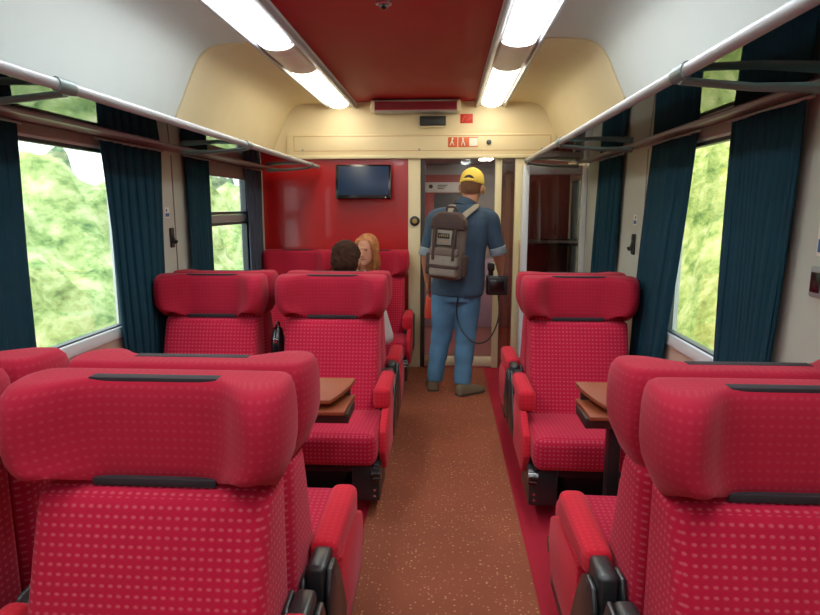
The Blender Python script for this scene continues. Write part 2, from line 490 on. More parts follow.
# ------------------------------------------------------------------ bulkhead
ZB = 1.925
b = BM(); box(b, (XL, YF, -0.02), (-0.335, YF + 0.05, ZB)); struct('wall_front', b, M['redwall'])
b = BM(); box(b, (0.70, YF, -0.02), (XR, YF + 0.05, ZB)); struct('wall_front', b, M['luggage'])
b = BM(); box(b, (XL, YF, ZB), (XR, YF + 0.05, 2.42)); struct('wall_front', b, M['cream'])
b = BM(); box(b, (XC - 1.14, YF - 0.035, ZB - 0.005), (XC + 1.22, YF, 2.105), 0.008); struct('trim_3', b, M['cream'])
b = BM(); box(b, (XC - 1.2, YF - 0.05, ZB - 0.03), (XC + 1.25, YF + 0.0, ZB), 0.006); struct('trim_4', b, M['creamdoor'])
b = BM()
xa, xb, za, zb = XC - 1.08, XC + 1.17, 1.96, 2.085
for q in ((xa, za, xb, za + 0.006), (xa, zb, xb, zb + 0.006), (xa, za, xa + 0.006, zb), (xb, za, xb + 0.006, zb)):
    box(b, (q[0], YF - 0.037, q[1]), (q[2], YF - 0.033, q[3]))
struct('trim_5', b, M['tan'])

# beam fittings
b = BM()
for x in (-1.27, -0.24, 0.83):
    cyl(b, (x, YF - 0.035, 1.975), (x, YF - 0.041, 1.975), 0.008, 12)
b.free()
for x, w in ((-1.27, 'left end'), (-0.235, 'middle'), (0.83, 'right end')):
    b = BM(); cyl(b, (x, YF - 0.034, 1.972), (x, YF - 0.042, 1.972), 0.010, 14); ball(b, (x, YF - 0.042, 1.972), (0.008, 0.004, 0.008), 2)
    tag(obj('latch', b, M['alu']), 'small round latch at the %s of the cream overhead beam' % w, 'latch', 'latches on the overhead beam')
b = BM(); tube(b, [(0.37, YF - 0.034, 2.03), (0.37, YF - 0.045, 2.03), (0.37, YF - 0.05, 2.03)], [0.022, 0.022, 0.014], 20)
tag(obj('keyhole', b, M['framedark']), 'dark round keyhole on the right half of the cream overhead beam', 'lock')

# overhead display
t = thing('display_sign', 'long red information display with white end caps under the ceiling', 'sign', (-0.262, YF - 0.13, 2.32))
b = BM(); box(b, (-0.355, -0.05, -0.036), (0.355, 0.1, 0.036), 0.006); obj('case', b, M['redceil'], t)
for s in (-1, 1):
    b = BM(); box(b, (s * 0.366 - 0.018, -0.055, -0.045), (s * 0.366 + 0.018, 0.1, 0.045), 0.008); obj('end_cap', b, M['creamdoor'], t)
b = BM(); box(b, (-0.355, -0.056, -0.045), (0.355, 0.1, -0.037), 0.003); box(b, (-0.355, -0.056, 0.037), (0.355, 0.1, 0.045), 0.003); obj('edge_trim', b, M['alu'], t)
b = BM(); box(b, (-0.34, -0.054, -0.028), (0.34, -0.049, 0.028)); obj('screen', b, mat('dark_red_screen', (110, 16, 26), 0.25), t)
b = BM(); box(b, (-0.115, -0.02, -0.04), (0.115, 0.02, 0.04), 0.006)
o = obj('indicator_panel', b, M['blackmetal'], loc=(-0.118, YF - 0.018, 2.215)); tag(o, 'small blank black panel on the cream wall under the red display', 'panel')
b = BM(); box(b, (-0.125, -0.018, -0.006), (0.125, 0.0, 0.006), 0.003); obj('ledge', b, M['creamdoor'], o, loc=(0, 0, -0.05))

def sticker(name, label, lo, hi, m, marks, y, mm):
    t = thing(name, label, 'sticker', ((lo[0] + hi[0]) / 2, y, lo[1]))
    w = (hi[0] - lo[0]) / 2; h = hi[1] - lo[1]
    b = BM(); box(b, (-w, -0.003, 0), (w, 0.0, h), 0.001); obj('label_sheet', b, m, t)
    b = BM()
    for q in marks:
        if q[0] == 'c':
            cyl(b, (q[1] * w, -0.003, q[2] * h), (q[1] * w, -0.0045, q[2] * h), q[3] * h, 14)
        elif q[0] == 'b':
            box(b, (q[1] * w, -0.0045, q[2] * h), (q[3] * w, -0.003, q[4] * h))
        else:
            tube(b, [(q[1] * w, -0.004, q[2] * h), (q[3] * w, -0.004, q[4] * h)], [0.004, 0.004], 6)
    obj('pictogram', b, mm, t)
    return t
sticker('warning_sticker', 'orange sticker with three pale pictograms on the cream beam above the door', (-0.005 + 0.02, 1.99), (0.275, 2.075), M['orange'],
        [('l', -0.85, 0.2, -0.7, 0.8), ('l', -0.6, 0.2, -0.72, 0.6), ('c', -0.7, 0.85, 0.1), ('l', -0.1, 0.15, 0.0, 0.75), ('l', 0.14, 0.15, 0.0, 0.75), ('c', 0.0, 0.85, 0.1), ('b', 0.42, 0.1, 0.98, 0.9), ('b', -0.36, 0.0, -0.32, 1.0)], YF - 0.035, M['paper'])
sticker('emergency_sticker', 'ragged red sticker on the cream wall beside the small black panel', (0.12, 2.195), (0.23, 2.275), M['redsticker'],
        [('l', -0.7, 0.2, -0.3, 0.8), ('l', 0.1, 0.3, 0.7, 0.6)], YF + 0.001, M['orange'])
b = BM(); box(b, (-0.12, -0.002, 0), (0.12, 0, 0.055)); o = obj('notice_plate', b, M['creamdoor'], loc=(0.36, YF, 2.14)); tag(o, 'pale blank plate on the cream wall right of the red sticker', 'plate')

# television
t = thing('television', 'small flat television with dark blue screen on the red bulkhead', 'television', (-0.72, YF, 1.69))
tm = Matrix.Translation((0, -0.11, 0)) @ Matrix.Rotation(math.radians(-7), 4, 'X')
b = BM(); box(b, (-0.245, -0.03, -0.15), (0.245, 0.03, 0.15), 0.012, mtx=tm.copy()); obj('case', b, M['gloss'], t)
b = BM(); box(b, (-0.22, -0.034, -0.115), (0.22, -0.029, 0.13), 0.002, mtx=tm.copy()); obj('screen', b, M['screen'], t)
b = BM(); box(b, (-0.05, -0.10, -0.05), (0.05, 0.0, 0.05), 0.006); obj('wall_mount', b, M['blackmetal'], t)
b = BM(); box(b, (0.19, -0.036, -0.142), (0.205, -0.03, -0.132), 0.001, mtx=tm.copy()); obj('power_light', b, M['chrome'], t)

# ------------------------------------------------------------------ door in the bulkhead
d = bpy.data.objects.new('door_1', None); COL.objects.link(d); d.location = (0.09, YF, 0); d['kind'] = 'structure'
b = BM(); box(b, (-0.425, -0.02, 0), (-0.315, 0.05, ZB), 0.008); obj('door_post', b, M['creamdoor'], d)
b = BM(); box(b, (0.52, -0.02, 0), (0.612, 0.05, ZB), 0.008); obj('door_post', b, M['creamdoor'], d)
b = BM(); box(b, (-0.315, 0.0, 0.0), (-0.275, 0.05, ZB)); obj('door_gasket', b, M['vestdark'], d)
b = BM(); box(b, (0.345, 0.0, 0), (0.405, 0.045, ZB), 0.006); obj('door_stile', b, M['creamdoor'], d)
b = BM(); box(b, (-0.275, 0.0, 0.02), (0.345, 0.045, 0.10), 0.006); obj('door_rail', b, M['creamdoor'], d)
b = BM(); box(b, (-0.275, 0.018, 0.10), (0.345, 0.026, ZB)); obj('door_pane', b, M['doorglass'], d)
b = BM(); box(b, (0.409, 0.018, 0.0), (0.52, 0.03, ZB)); obj('side_pane', b, M['brownglass'], d)
b = BM(); box(b, (-0.275, -0.012, 0.80), (-0.19, 0.0, 0.845), 0.006); obj('door_handle', b, M['creamdoor'], d)
b = BM(); box(b, (0.404, 0.0, 0.0), (0.411, 0.03, ZB)); obj('door_gasket', b, M['vestdark'], d)
t = thing('door_button', 'round black and brass door button on the cream door post', 'button', (-0.275, YF - 0.019, 1.35))
b = BM(); tube(b, [(0, 0, 0), (0, -0.012, 0), (0, -0.016, 0)], [0.045, 0.045, 0.036], 24); obj('ring', b, M['blackmetal'], t)
b = BM(); tube(b, [(0, -0.014, 0), (0, -0.024, 0)], [0.022, 0.02], 20); obj('push_button', b, M['brass'], t)

# vestibule behind the door
b = BM(); box(b, (-0.75, YF + 0.05, -0.06), (1.05, 7.4, -0.004)); struct('floor', b, mat('vestibule_floor', (150, 88, 80), 0.5))
b = BM(); box(b, (-0.75, YF + 0.05, 1.98), (1.05, 7.4, 2.03)); struct('ceiling', b, M['vestgrey'])
b = BM(); box(b, (-0.8, YF + 0.05, -0.06), (-0.75, 7.4, 2.15)); struct('wall_left', b, M['vestred'])
b = BM(); box(b, (1.05, YF + 0.05, -0.06), (1.1, 7.4, 2.15)); struct('wall_right', b, M['vestgrey'])
b = BM(); box(b, (-0.8, 7.4, -0.06), (0.32, 7.45, 2.15)); struct('wall_front', b, M['vestred'])
b = BM(); box(b, (0.32, 7.4, -0.06), (1.1, 7.45, 2.15)); struct('wall_front', b, M['vestgrey'])
b = BM(); box(b, (-0.45, 7.385, 0.0), (0.9, 7.4, 0.85), 0.004); struct('trim_6', b, M['vestreflect'])  # lilac reflection in the door glass, painted as a low panel
b = BM(); box(b, (-0.14, 7.38, 0.9), (0.3, 7.4, 1.64), 0.004); struct('trim_7', b, M['vestdark'])
b = BM(); box(b, (-0.75, 7.37, 1.86), (1.05, 7.4, 1.98)); struct('trim_8', b, M['vestgrey'])
t = thing('notice_board', 'white notice strip with small dark print seen through the glass door', 'sign', (0.0, 7.391, 1.70))
b = BM(); box(b, (-0.28, -0.01, -0.05), (0.30, 0.01, 0.07), 0.004); obj('board', b, M['paper'], t)
b = BM(); cyl(b, (-0.18, -0.01, 0.02), (-0.18, -0.012, 0.02), 0.025, 14)
for i in range(3):
    box(b, (-0.10, -0.012, 0.03 - i * 0.02), (0.02 - i * 0.02, -0.01, 0.04 - i * 0.02))
obj('print', b, M['vestdark'], t)
t = thing('vestibule_light', 'small bright square ceiling light beyond the glass door', 'light', (0.42, 6.45, 1.984))
b = BM(); box(b, (-0.085, -0.2, -0.012), (0.085, 0.2, 0.0), 0.004); obj('housing', b, M['creamdoor'], t)
b = BM(); box(b, (-0.065, -0.18, -0.018), (0.065, 0.18, -0.011), 0.002); obj('diffuser', b, M['vestlight'], t)

# ------------------------------------------------------------------ luggage racks
def rack(side):
    s = -1 if side == 'left' else 1
    xf, xw = (-1.12, -1.50) if s < 0 else (0.615, 1.0)
    y0, y1 = (YB + 0.05, 5.36) if s < 0 else (YB + 0.05, 4.76)
    zf, zw = 1.82, 1.808
    t = thing('luggage_rack', 'overhead luggage rack with glass shelf along the %s windows' % side, 'rack', (xf, 0, zf), 0, 'overhead luggage racks')
    b = BM()
    tube(b, [(0, y0, 0), (0, y1, 0)], [(0.013, 0.017), (0.013, 0.017)], 20, side=(1, 0, 0)); obj('front_rail', b, M['alu'], t)
    W = xw - xf; dz = zw - zf
    b = BM(); box(b, (W - 0.014, y0, dz - 0.014), (W + 0.014, y1, dz + 0.014), 0.005); obj('rear_rail', b, M['alu'], t)
    b = BM(); x2 = (XL if s < 0 else XR) - xf
    box(b, (min(W + s * 0.016, x2), y0, dz - 0.006), (max(W + s * 0.016, x2), y1, dz + 0.010)); obj('wall_strip', b, M['cassette'], t)
    b = BM()
    e = 0.012
    loft(b, [[V((s * 0.012, y, 0.004)), V((W - s * 0.02, y, dz + 0.004)), V((W - s * 0.02, y, dz - 0.004)), V((s * 0.012, y, -0.004))] for y in (y0 + e, y1 - e)])
    obj('glass_shelf', b, M['shelf'], t)
    for y in ((-0.2, 1.78, 3.44, 5.08) if s < 0 else (0.0, 1.70, 3.40, 4.72)):
        b = BM()
        tube(b, [(0, y, -0.02), (W * 0.5, y, dz * 0.5 - 0.032), (W, y, dz - 0.03)], [(0.018, 0.010), (0.016, 0.011), (0.022, 0.016)], 12, side=(0, 1, 0))
        br = obj('bracket', b, M['railgrey'], t)
        b = BM(); tube(b, [(0, y - 0.04, 0), (0, y + 0.04, 0)], [(0.017, 0.022), (0.017, 0.022)], 16, side=(1, 0, 0)); obj('clamp', b, M['railgrey'], br)
rack('left'); rack('right')

# smoked glass partition at the end of the right rack
t = thing('glass_partition', 'smoked glass partition with cream frame behind the right-hand seats', 'partition', (0.62, 4.80, 0))
b = BM(); box(b, (-0.025, -0.022, 0), (0.025, 0.022, 1.79), 0.006); obj('post', b, M['frame'], t)
b = BM(); box(b, (0.425, -0.022, 0), (0.468, 0.022, 1.79), 0.006); obj('post', b, M['frame'], t)
b = BM(); box(b, (-0.025, -0.02, 1.72), (0.468, 0.02, 1.79), 0.006); obj('top_rail', b, M['alu'], t)
b = BM(); box(b, (0.025, -0.006, 0.5), (0.425, 0.006, 1.72)); obj('smoked_pane', b, M['smoked'], t)
b = BM(); box(b, (0.025, -0.012, 0.02), (0.425, 0.012, 0.5)); obj('lower_panel', b, M['redwall'], t)
t = thing('luggage_shelf', 'dark shelf in the luggage bay behind the smoked glass', 'shelf', (0.90, 5.13, 1.18))
b = BM(); box(b, (-0.19, -0.29, -0.012), (0.185, 0.31, 0.012), 0.004); obj('board', b, M['vestdark'], t)
b = BM(); tube(b, [(-0.18, -0.29, 0.04), (0.18, -0.29, 0.04)], [0.006, 0.006], 12); obj('rail', b, M['blackmetal'], t)
t = thing('grab_handle', 'tan wooden grab handle on the post right of the glass door', 'handle', (0.665, YF - 0.02, 1.05))
b = BM(); tube(b, spline([(0, 0.0, 0.12), (0, -0.05, 0.10), (0, -0.055, 0.0), (0, -0.05, -0.24), (0, 0, -0.27)], 5), 0.016, 12); obj('grip', b, M['tan'], t)
for z in (0.12, -0.27):
    b = BM(); cyl(b, (0, 0.0, z), (0, -0.014, z), 0.026, 16); obj('rose', b, M['creamdoor'], t)

# ------------------------------------------------------------------ wall fittings
def coat_hook(x, y, z, s, label):
    t = thing('coat_hook', label, 'hook', (x, y, z), 0, 'wall coat hooks')
    b = BM(); box(b, (0 if s > 0 else -0.012, -0.026, -0.06), (0.012 if s > 0 else 0, 0.026, 0.06), 0.006); obj('plate', b, M['blackmetal'], t)
    b = BM(); tube(b, spline([(0.008 * s, 0, 0.02), (0.022 * s, 0, -0.03), (0.034 * s, 0, -0.015)], 4), 0.009, 10); obj('hook', b, M['blackmetal'], t)
coat_hook(XL, 3.56, 1.29, 1, 'black coat hook on the left wall panel between the curtains')
coat_hook(XR, 3.55, 1.26, -1, 'black coat hook on the right wall panel behind the single seat')
t = thing('coat_hook', 'grey latch with dark opening on the near right wall below a sticker', 'hook', (XR + 0.001, 1.80, 1.255), 0, 'wall coat hooks')
b = BM(); box(b, (-0.014, -0.035, -0.045), (0, 0.035, 0.045), 0.010, 3); obj('plate', b, M['alu'], t)
b = BM(); box(b, (-0.018, -0.022, -0.03), (-0.013, 0.022, 0.03), 0.004); obj('opening', b, M['gloss'], t)
def wall_sticker(x, y, z, s, label, h=0.03, marks=True):
    t = thing('wall_sticker', label, 'sticker', (x, y, z), 0, 'small stickers on the window posts')
    b = BM(); box(b, (0 if s > 0 else -0.003, -0.03, -h), (0.003 if s > 0 else 0, 0.03, h), 0.001); obj('sheet', b, M['paper'], t)
    b = BM(); box(b, (0.003 * s - 0.001, -0.024, -h * 0.8), (0.003 * s + 0.001, 0.024, -h * 0.1)); cyl(b, (0.002 * s, -0.008, h * 0.45), (0.004 * s, -0.008, h * 0.45), h * 0.3, 10); obj('symbol', b, M['bluestick'], t)
wall_sticker(XR, 1.80, 1.385, -1, 'white sticker with blue symbol on the near right wall above the latch', 0.055)
wall_sticker(XL, 3.52, 1.44, 1, 'small white sticker above the coat hook on the left wall', 0.03)
wall_sticker(XR, 3.55, 1.40, -1, 'small white sticker above the coat hook on the right wall', 0.03)

# ------------------------------------------------------------------ curtains
def curtain(side, y0, y1, label, m='curtain', nb=None, folds=6, ybot=None, zbot=0.55):
    s = 1 if side == 'left' else -1
    x = (XL + 0.034) if s > 0 else (XR - 0.034)
    t = thing('curtain', label, 'curtain', (x, (y0 + y1) / 2, zbot), 0, 'window curtains')
    ztop = 1.782
    c0, w0 = (y0 + y1) / 2, (y1 - y0) / 2
    b0, b1 = ybot or (y0, y1)
    b = BM(); rows = []
    nz, ny = 22, folds * 10
    ph = random.uniform(0, 6)
    for i in range(nz + 1):
        f = i / nz; z = ztop - zbot - f * (ztop - zbot)
        ya = y0 + (b0 - y0) * f; yb = y1 + (b1 - y1) * f
        r = []
        for j in range(ny + 1):
            u = j / ny
            amp = 0.0095 * (0.65 + 0.45 * math.sin(3 * u + ph)) * (0.75 + 0.35 * f)
            r.append(V((amp * math.sin(u * folds * 2 * PI + ph + 0.5 * math.sin(2.2 * f + ph)) + 0.006 * math.sin(9 * u + 4 * f), ya + (yb - ya) * u - c0 + 0.008 * math.sin(u * folds * 4 * PI), z)))
        rows.append(r)
    loft(b, rows, closed=False)
    o = obj('cloth', b, M[m], t, smooth=80)
    sm = o.modifiers.new('thick', 'SOLIDIFY'); sm.thickness = 0.004
    b = BM(); tube(b, [(0, -w0 - 0.03, ztop - zbot + 0.006), (0, w0 + 0.03, ztop - zbot + 0.006)], [0.006, 0.006], 10); obj('curtain_rod', b, M['alu'], t)
curtain('left', 1.66, 2.25, 'dark teal curtain at the near edge of the left window', ybot=(1.7, 2.235))
curtain('left', 2.80, 3.42, 'dark navy curtain between the first left window and the coat hook', ybot=(2.90, 3.36), folds=7)
curtain('left', 3.75, 4.12, 'narrow teal curtain at the near edge of the far left window', ybot=(3.76, 4.16), folds=4)
curtain('left', 4.86, 5.30, 'grey blue curtain next to the red bulkhead on the left', 'curtaingrey', folds=5, ybot=(4.95, 5.3))
curtain('right', 1.90, 2.37, 'wide dark teal curtain at the near edge of the right window', folds=6, ybot=(2.00, 2.34))
curtain('right', 2.68, 3.24, 'dark navy curtain at the far edge of the right window', folds=5, ybot=(2.96, 3.42))
curtain('right', 3.78, 4.32, 'dark curtain beside the smoked glass partition on the right', folds=6, ybot=(3.88, 4.42))

# ------------------------------------------------------------------ seats
HALF = [(0, -0.118), (0.08, -0.118), (0.135, -0.122), (0.178, -0.145), (0.216, -0.190), (0.252, -0.222), (0.288, -0.216), (0.314, -0.178), (0.322, -0.12), (0.318, -0.06), (0.302, -0.018), (0.27, -0.006), (0.18, -0.004), (0.08, -0.004)]
HS = [(p.x, p.y) for p in spline([(a, c, 0) for a, c in HALF] + [(0.0, -0.004, 0)], 3)]
HOUT = HS + [(-x, y) for x, y in HS[::-1][1:-1]]
HZ = [(0.860, 0.78, 0.35), (0.858, 0.82, 0.6), (0.863, 0.865, 0.85), (0.878, 0.90, 0.97), (0.902, 0.935, 1.0), (0.93, 0.975, 1.0), (0.97, 0.998, 1.0), (1.01, 1.0, 1.0), (1.045, 0.997, 0.98), (1.075, 0.985, 0.93), (1.093, 0.965, 0.80), (1.10, 0.94, 0.62), (1.101, 0.90, 0.4)]
def headrest_mesh():
    b = BM(); rings = []
    for z, sx, sy in HZ:
        rings.append([V((x * sx * 0.97, -0.062 + (y + 0.062) * sy, z + max(0, 0.95 - z) * 0.42 * min(1, max(0, (-0.122 - y) / 0.09)))) for x, y in HOUT])
    rows = loft(b, rings)
    ul = b.loops.layers.uv.new('UVMap')
    acc = [0]
    for i in range(len(HOUT)):
        j = (i + 1) % len(HOUT)
        acc.append(acc[-1] + math.hypot(HOUT[j][0] - HOUT[i][0], HOUT[j][1] - HOUT[i][1]))
    vidx = {v: i for r in rows for i, v in enumerate(r)}
    n = len(HOUT)
    b.faces.ensure_lookup_table()
    for f in b.faces:
        if len(f.verts) > 4:
            for l in f.loops:
                l[ul].uv = (l.vert.co.x, l.vert.co.y)
            continue
        ii = [vidx[l.vert] for l in f.loops]
        wrap = (n - 1 in ii) and (0 in ii)
        for l in f.loops:
            i = vidx[l.vert]
            l[ul].uv = (acc[n] if (wrap and i == 0) else acc[i], l.vert.co.z)
    return finish(b, 'headrest', 60)

def rrect(x0, x1, y0, y1, r, k=5):
    out = []
    for cx, cy, a0 in ((x1 - r, y0 + r, -PI / 2), (x1 - r, y1 - r, 0), (x0 + r, y1 - r, PI / 2), (x0 + r, y0 + r, PI)):
        for i in range(k + 1):
            a = a0 + PI / 2 * i / k
            out.append((cx + r * math.cos(a), cy + r * math.sin(a)))
    return out

BZ = [(0.20, -0.30), (0.36, -0.305), (0.45, -0.282), (0.55, -0.252), (0.65, -0.222), (0.74, -0.196), (0.82, -0.170), (0.847, -0.155), (0.856, -0.135), (0.860, -0.11), (1.03, -0.10), (1.06, -0.09)]
def backrest_mesh():
    b = BM(); rings = []
    for z, yf in BZ:
        w = 0.264 if z < 0.85 else 0.256
        if z > 1.0:
            w = 0.25
        rings.append([V((x, y, z)) for x, y in rrect(-w, w, yf, -0.003, 0.04)])
    loft(b, rings)
    return finish(b, 'backrest', 55)

def cushion_mesh(x0, x1):
    t = bmesh.new()
    box(t, (x0, -0.77, 0.27), (x1, -0.24, 0.43), 0.045, 5)
    for v in t.verts:
        v.co.z -= 0.05 * max(0, (v.co.y + 0.62) / 0.40) if v.co.z > 0.35 else 0
        if v.co.z > 0.35:
            v.co.z += 0.012 * (1 - ((v.co.x - (x0 + x1) / 2) / ((x1 - x0) / 2)) ** 2)
    bmesh.ops.subdivide_edges(t, edges=[], cuts=1)
    return finish(t, 'seat_cushion', 50)

def strap_mesh(kind):
    b = BM()
    if kind == 'top':
        box(b, (-0.145, -0.1065, 1.090), (0.145, -0.075, 1.1022), 0.002)
    else:
        box(b, (-0.140, -0.133, 0.861), (0.140, -0.09, 0.879), 0.002)
    return finish(b, 'strap', 30)

MESH = {}
def cached(key, fn):
    if key not in MESH:
        MESH[key] = fn()
    return MESH[key]

def arm_pad_mesh(cx, w):
    t = bmesh.new()
    box(t, (cx - w / 2, -0.50, 0.485), (cx + w / 2, -0.13, 0.575), 0.026, 4)
    for v in t.verts:
        f = (v.co.y + 0.50) / 0.37
        if v.co.z < 0.53:
            v.co.z += 0.012 * f - 0.02 * (1 - f)
        v.co.x = cx + (v.co.x - cx) * (1 + 0.10 * (1 - f))
    return finish(t, 'armrest', 60)
def arm_hinge_mesh(cx, w, sg):
    b = BM()
    box(b, (cx - w * 0.34, -0.15, 0.455), (cx + w * 0.34, -0.035, 0.563), 0.014, 3)
    prism(b, [(-0.26, 0.30), (-0.20, 0.42), (-0.15, 0.50), (-0.10, 0.555), (-0.04, 0.56), (-0.015, 0.50), (-0.012, 0.22), (-0.22, 0.22)], 'x', cx - w * 0.54, cx - w * 0.36, 0.006)
    prism(b, [(-0.26, 0.30), (-0.20, 0.42), (-0.15, 0.50), (-0.10, 0.53), (-0.04, 0.53), (-0.015, 0.48), (-0.012, 0.22), (-0.22, 0.22)], 'x', cx + w * 0.36, cx + w * 0.54, 0.006)
    box(b, (cx - w * 0.36, -0.12, 0.25), (cx + w * 0.36, -0.02, 0.46), 0.006)
    return finish(b, 'hinge', 30)
def arm_axle_mesh(cx, w):
    b = BM(); cyl(b, (cx - w * 0.56, -0.09, 0.505), (cx + w * 0.56, -0.09, 0.505), 0.016, 16)
    return finish(b, 'axle', 30)
def side_panel_mesh(x0, x1):
    b = BM()
    prism(b, [(-0.60, 0.20), (-0.66, 0.30), (-0.64, 0.40), (-0.50, 0.47), (-0.22, 0.48), (-0.20, 0.30), (-0.24, 0.20)], 'x', x0, x1, 0.010)
    return finish(b, 'side_panel', 40)
def pedestal_mesh():
    b = BM()
    box(b, (-0.20, -0.55, 0.0), (0.20, -0.10, 0.03), 0.006)
    box(b, (-0.10, -0.48, 0.02), (0.10, -0.14, 0.24), 0.01)
    box(b, (-0.26, -0.70, 0.22), (0.26, -0.06, 0.272), 0.008)
    return finish(b, 'pedestal', 30)
def adjuster_mesh(sg):
    b = BM(); x0, x1 = sorted((sg * 0.19, sg * 0.325))
    box(b, (x0, -0.72, 0.085), (x1, -0.46, 0.262), 0.010)
    return finish(b, 'adjuster_box', 30)
def knob_mesh(sg):
    b = BM()
    tube(b, [(sg * 0.29, -0.735, 0.235), (sg * 0.333, -0.735, 0.235)], [0.034, 0.030], 14)
    for k in range(7):
        a = 2 * PI * k / 7
        tube(b, [(sg * 0.298, -0.735 + 0.030 * math.cos(a), 0.235 + 0.030 * math.sin(a)), (sg * 0.330, -0.735 + 0.027 * math.cos(a), 0.235 + 0.027 * math.sin(a))], [0.008, 0.007], 8)
    return finish(b, 'knob', 40)
def bolt_mesh(sg):
    b = BM()
    for z in (0.115, 0.145):
        cyl(b, (sg * 0.30, -0.718, z), (sg * 0.30, -0.727, z), 0.006, 10)
    return finish(b, 'bolts', 30)

def seat(x, plane, away, kind, label, sg=1):
    """kind 'aisle' (armrest over the aisle) or 'window' (armrest towards the neighbouring seat); sg = local side of the armrest"""
    t = thing('train_seat', label, 'seat', (x, plane + (0.004 if away else -0.004), 0), PI if away else 0, 'red upholstered train seats')
    link('backrest', cached('backrest', backrest_mesh), M['seat'], t)
    h = link('headrest', cached('headrest', headrest_mesh), M['head'], t)
    link('strap', cached('straptop', lambda: strap_mesh('top')), M['strap'], h)
    link('strap', cached('straplow', lambda: strap_mesh('low')), M['strap'], h)
    if kind == 'aisle':
        x0, x1 = sorted((-0.27 * sg, 0.312 * sg)); cx, w = 0.311 * sg, 0.078
    else:
        x0, x1 = -0.27, 0.27; cx, w = 0.345 * sg, 0.07
    link('seat_cushion', cached(('cush', kind, sg), lambda: cushion_mesh(x0, x1)), M['seat'], t)
    a = link('armrest', cached(('arm', kind, sg), lambda: arm_pad_mesh(cx, w)), M['side'], t)
    hg = link('armrest_hinge', cached(('hinge', kind, sg), lambda: arm_hinge_mesh(cx, w, sg)), M['black'], t)
    link('axle', cached(('axle', kind, sg), lambda: arm_axle_mesh(cx, w)), M['black'], hg)
    if kind == 'aisle':
        p0, p1 = sorted((0.312 * sg, 0.348 * sg))
        link('side_panel', cached(('side', sg), lambda: side_panel_mesh(p0, p1)), M['side'], t)
        ab = link('adjuster_box', cached(('adj', sg), lambda: adjuster_mesh(sg)), M['black'], t)
        link('knob', cached(('knob', sg), lambda: knob_mesh(sg)), M['gloss'], ab)
        link('bolt', cached(('bolt', sg), lambda: bolt_mesh(sg)), M['chrome'], ab)
    link('pedestal', cached('ped', pedestal_mesh), M['blackmetal'], t)
    return t
P0, P1, P2 = PLANES
seat(SEAT_L_AISLE - 0.014, P0, False, 'aisle', 'nearest red seat left of the aisle, headrest facing the camera in the foreground', 1)
seat(SEAT_L_WIN - 0.012, P0, False, 'window', 'red window seat mostly out of frame at the lower left edge, beside the nearest headrest', 1)
seat(SEAT_L_AISLE - 0.010, P0, True, 'aisle', 'red seat turned away directly behind the nearest left headrest', -1)
seat(SEAT_L_WIN - 0.012, P0, True, 'window', 'red seat top at the left edge below the near window, turned away', -1)
seat(SEAT_R + 0.012, P0, False, 'aisle', 'nearest red seat right of the aisle, cut off at the right edge', -1)
seat(SEAT_R, P0, True, 'aisle', 'red seat turned away directly behind the nearest right headrest', 1)
seat(SEAT_L_AISLE, P1, False, 'aisle', 'red aisle seat facing the camera in the middle, in front of the dark-haired man', 1)
seat(SEAT_L_WIN, P1, False, 'window', 'red window seat facing the camera in the middle beside the navy curtain', 1)
seat(SEAT_L_AISLE, P1, True, 'aisle', 'red seat turned away in which the dark-haired man sits', -1)
seat(SEAT_L_WIN, P1, True, 'window', 'red seat turned away by the far left window, beside the seated man', -1)
seat(SEAT_R, P1, False, 'aisle', 'single red seat facing the camera right of the aisle, beside the navy curtain', -1)
seat(SEAT_R, P1, True, 'aisle', 'red seat turned away behind the single right seat, facing the smoked glass', 1)
seat(SEAT_L_AISLE, P2, False, 'aisle', 'red seat at the bulkhead in which the ginger-haired woman sits', 1)
seat(SEAT_L_WIN, P2, False, 'window', 'red seat at the bulkhead in the far left corner beside the grey blue curtain', 1)

# ------------------------------------------------------------------ folding tables
def table(x_end, x_wall, yc, label, legs):
    s = 1 if x_end > x_wall else -1
    t = thing('folding_table', label, 'table', (x_end, yc, 0), 0, 'folding tables between facing seats')
    L = x_wall - x_end
    def leaf(y0, y1, z, th, end, lift=0.0):
        bb = BM()
        pts = [(L - s * 0.045, y0), (-s * 0.02 - s * end, y0)]
        for i in range(1, 7):
            f = i / 6
            pts.append((-s * end * (1 - f) ** 2 - s * 0.02 * (1 - f), y0 + (y1 - y0) * f))
        pts += [(L - s * 0.045, y1)]
        prism(bb, pts, 'z', z, z + th, 0.003)
        for v in bb.verts:
            v.co.z += lift * (v.co.y - y0) / (y1 - y0)
        return bb
    obj('table_leaf', leaf(-0.11, 0.11, 0.690, 0.018, 0.05, 0.03), M['wood'], t)
    obj('table_top', leaf(-0.13, 0.10, 0.650, 0.016, -0.01), M['wood'], t)
    b = BM(); prism(b, [(L - s * 0.045, -0.10), (0, -0.10), (0.0, 0.08), (L - s * 0.045, 0.08)], 'z', 0.606, 0.649, 0.004); obj('table_support', b, M['wooddark'], t)
    b = BM(); box(b, (min(s * -0.02, L), 0.085, 0.650), (max(s * -0.02, L), 0.10, 0.713), 0.003); obj('hinge_strip', b, M['wooddark'], t)
    for lx in legs:
        b = BM(); box(b, (lx - x_end - 0.025, -0.03, 0.0), (lx - x_end + 0.025, 0.03, 0.606), 0.005); box(b, (lx - x_end - 0.06, -0.07, 0.0), (lx - x_end + 0.06, 0.07, 0.015), 0.004)
        obj('leg', b, M['blackmetal'], t)
table(-0.385, XL, 2.40, 'brown folded table between the facing seats left of the aisle', [-0.95])
table(0.56, XR, 2.40, 'brown folded table between the facing seats right of the aisle', [0.70])

# ------------------------------------------------------------------ people
def P3(f):
    return V(f)

